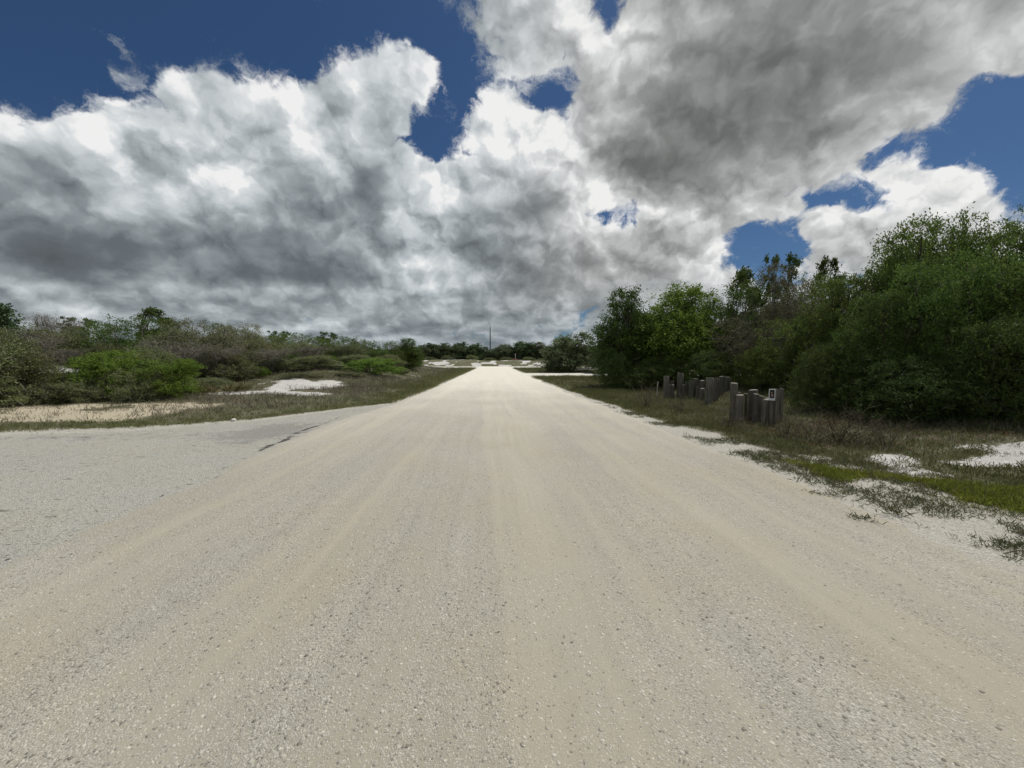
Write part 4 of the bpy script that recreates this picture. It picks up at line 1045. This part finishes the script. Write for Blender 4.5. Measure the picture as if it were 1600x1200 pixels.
def d_leftdry(x, y):
    v, w, ye, sh = zones(x, y); o = off_road(x, y)
    return np.where((x < 0) & (o > .9), sstep(.8, 2.6, o)*(1-w)*(1-.72*ye)*(.25+.9*nz(x, y, .45, 93)), 0)
P2 = np.concatenate([sample(17000, -30, -4, 9.5, 30, d_leftdry, 3), sample(7000, -24, -4, 28, 73, d_leftdry, 4)])
cover('dry_grass', P2, 7, (.05, .20), (.008, .016), M['dry'], .07, .5, 1.5, 'grey-tan dry grass between the green strip and the left thicket', 12, 'grass')
def d_rus(x, y):
    v, w, ye, sh = zones(x, y); o = off_road(x, y)
    band = sstep(1.6, 2.8, o)*sstep(30, 22, y)*sstep(.44, .58, nz(x, y, .30, 95))
    return np.where((x < -4) & (x > -15) & (o > 1), band*(1-.9*w)*(1-.8*ye), 0)
P3 = sample(3600, -18, -4.5, 10, 30, d_rus, 5)
cover('dry_weeds', P3, 7, (.08, .22), (.007, .014), M['russet'], .09, .7, 1.5, 'reddish brown dry weeds before the white sand slope on the left', 13, 'weeds')
def d_right(x, y):
    v, w, ye, sh = zones(x, y); o = off_road(x, y)
    return np.where((x > 0) & (o > .15), (1-w)*sstep(.75, .25, sh+.5*(nz(x, y, 1.2, 96)-.5))*(.35+.9*nz(x, y, .5, 97)), 0)
P4 = np.concatenate([sample(17000, 3.6, 12, 5.5, 20, d_right, 6), sample(9000, 3.3, 16, 19, 36.3, d_right, 7), sample(4000, 3.4, 16, 45, 74, d_right, 8), sample(3000, 5.4, 11, 3, 6, d_right, 18)])
cover('roadside_grass', P4, 8, (.04, .15), (.008, .015), M['grass'], .06, .5, 1.45, 'brownish green grass between the road and the right-hand hedge', 14, 'grass')
P5 = sample(6000, 3.8, 11, 5.5, 17, lambda x, y: d_right(x, y)*sstep(1.0, 2.4, off_road(x, y))*.5, 9)
cover('dead_grass', P5, 7, (.06, .22), (.006, .012), M['dry'], .07, .6, 1.5, 'straw coloured dead grass around the feet of the palisades', 15, 'grass')
def d_lush(x, y):
    c = 4.55-.62*(x-5.0)+.9*(nz(x, y, .9, 98)-.5)
    c = np.interp(x, [4.4, 4.9, 5.4, 6.2, 7.5], [5.2, 4.75, 4.25, 3.9, 3.5])+.5*(nz(x, y, 1.4, 98)-.5)
    return sstep(.85, .25, np.abs(y-c)+.5*(nz(x, y, 2.2, 133)-.5))*sstep(4.35, 4.75, x)*sstep(.40, .62, nz(x, y, 2.1, 99)+.08)
P6 = sample(34000, 4.3, 9, 2.2, 6.0, d_lush, 10)
P6[:, 2] *= np.random.default_rng(5).uniform(.6, 1.5, len(P6))
cover('lush_grass', P6, 9, (.04, .10), (.005, .010), M['lush'], .03, .4, 1.4, 'low bright green grass patch on the right verge by the white sand', 16, 'grass')
def d_weed(x, y):
    o = off_road(x, y)
    m = sstep(.47, .60, nz(x, y, 1.5, 101)*.75+.27*nz(x, y, 5, 102))
    return np.where((x > 0) & (o > -.05), m*sstep(-.05, .35, o)*sstep(2.6, 1.1, o-.15*np.maximum(0, y-4)), 0)
P7 = sample(30000, 3.6, 8.5, 2.2, 14, d_weed, 11, 1.2); P7[:, 2] *= .8
P9 = sample(16000, 3.8, 9, 2.2, 8, lambda x, y: np.where(off_road(x, y) > .25, sstep(.5, .62, nz(x, y, 1.1, 141))*sstep(.25, .7, off_road(x, y)), 0), 19); P9[:, 2] *= .7
cover('short_grass', P9, 7, (.03, .09), (.005, .010), M['grass'], .05, .2, 1.3, 'short patchy dull grass among the weeds of the right gravel edge', 20, 'grass')
cover('weed_patches', P7, 7, (.03, .12), (.005, .012), M['weed'], .04, .1, 1.2, 'straggly dark weeds over the pale gravel at the right edge of the road', 17, 'weeds')
P8 = sample(900, -26, -3.4, 7, 14.5, lambda x, y: np.where((off_road(x, y) < 0) & (off_road(x, y) > -1.6) & (x < road_l(y)-.1), .25+.6*(nz(x, y, .8, 111) > .5), 0), 12); P8[:, 2] *= .6
cover('stray_weeds', P8, 6, (.03, .09), (.006, .012), M['weed'], .05, .05, .9, 'flat stray weeds and bits of bark on the left turnout', 18, 'weeds')
# fallen leaves under the hedge
r = np.random.default_rng(77); n = 9000
x = r.uniform(5.8, 13, n); y = r.uniform(5.9, 9.2, n)
k = r.random(n) < sstep(.35, .55, nz(x, y, .9, 121))*sstep(6.0, 6.7, y+.12*(x-8)); x, y = x[k], y[k]; n = len(x)
d = unit(np.stack([r.normal(size=n), r.normal(size=n), r.normal(size=n)*.25], -1))
V = blades(np.stack([x, y, H(x, y)+.012+.02*r.random(n)], -1), d, r.uniform(.03, .075, n), r.uniform(.018, .035, n), r)
M['litter'] = leaf_mat('fallen_leaves', (.09, .045, .025), (.17, .095, .055), (.30, .20, .12), .1, .7)
tag(link('leaf_litter', mesh_np('leaf_litter', V.reshape(-1, 3), [quads(V)], [M['litter']])), 'rust brown fallen leaves under the hedge by the white sand', 'leaf litter', kind='stuff')
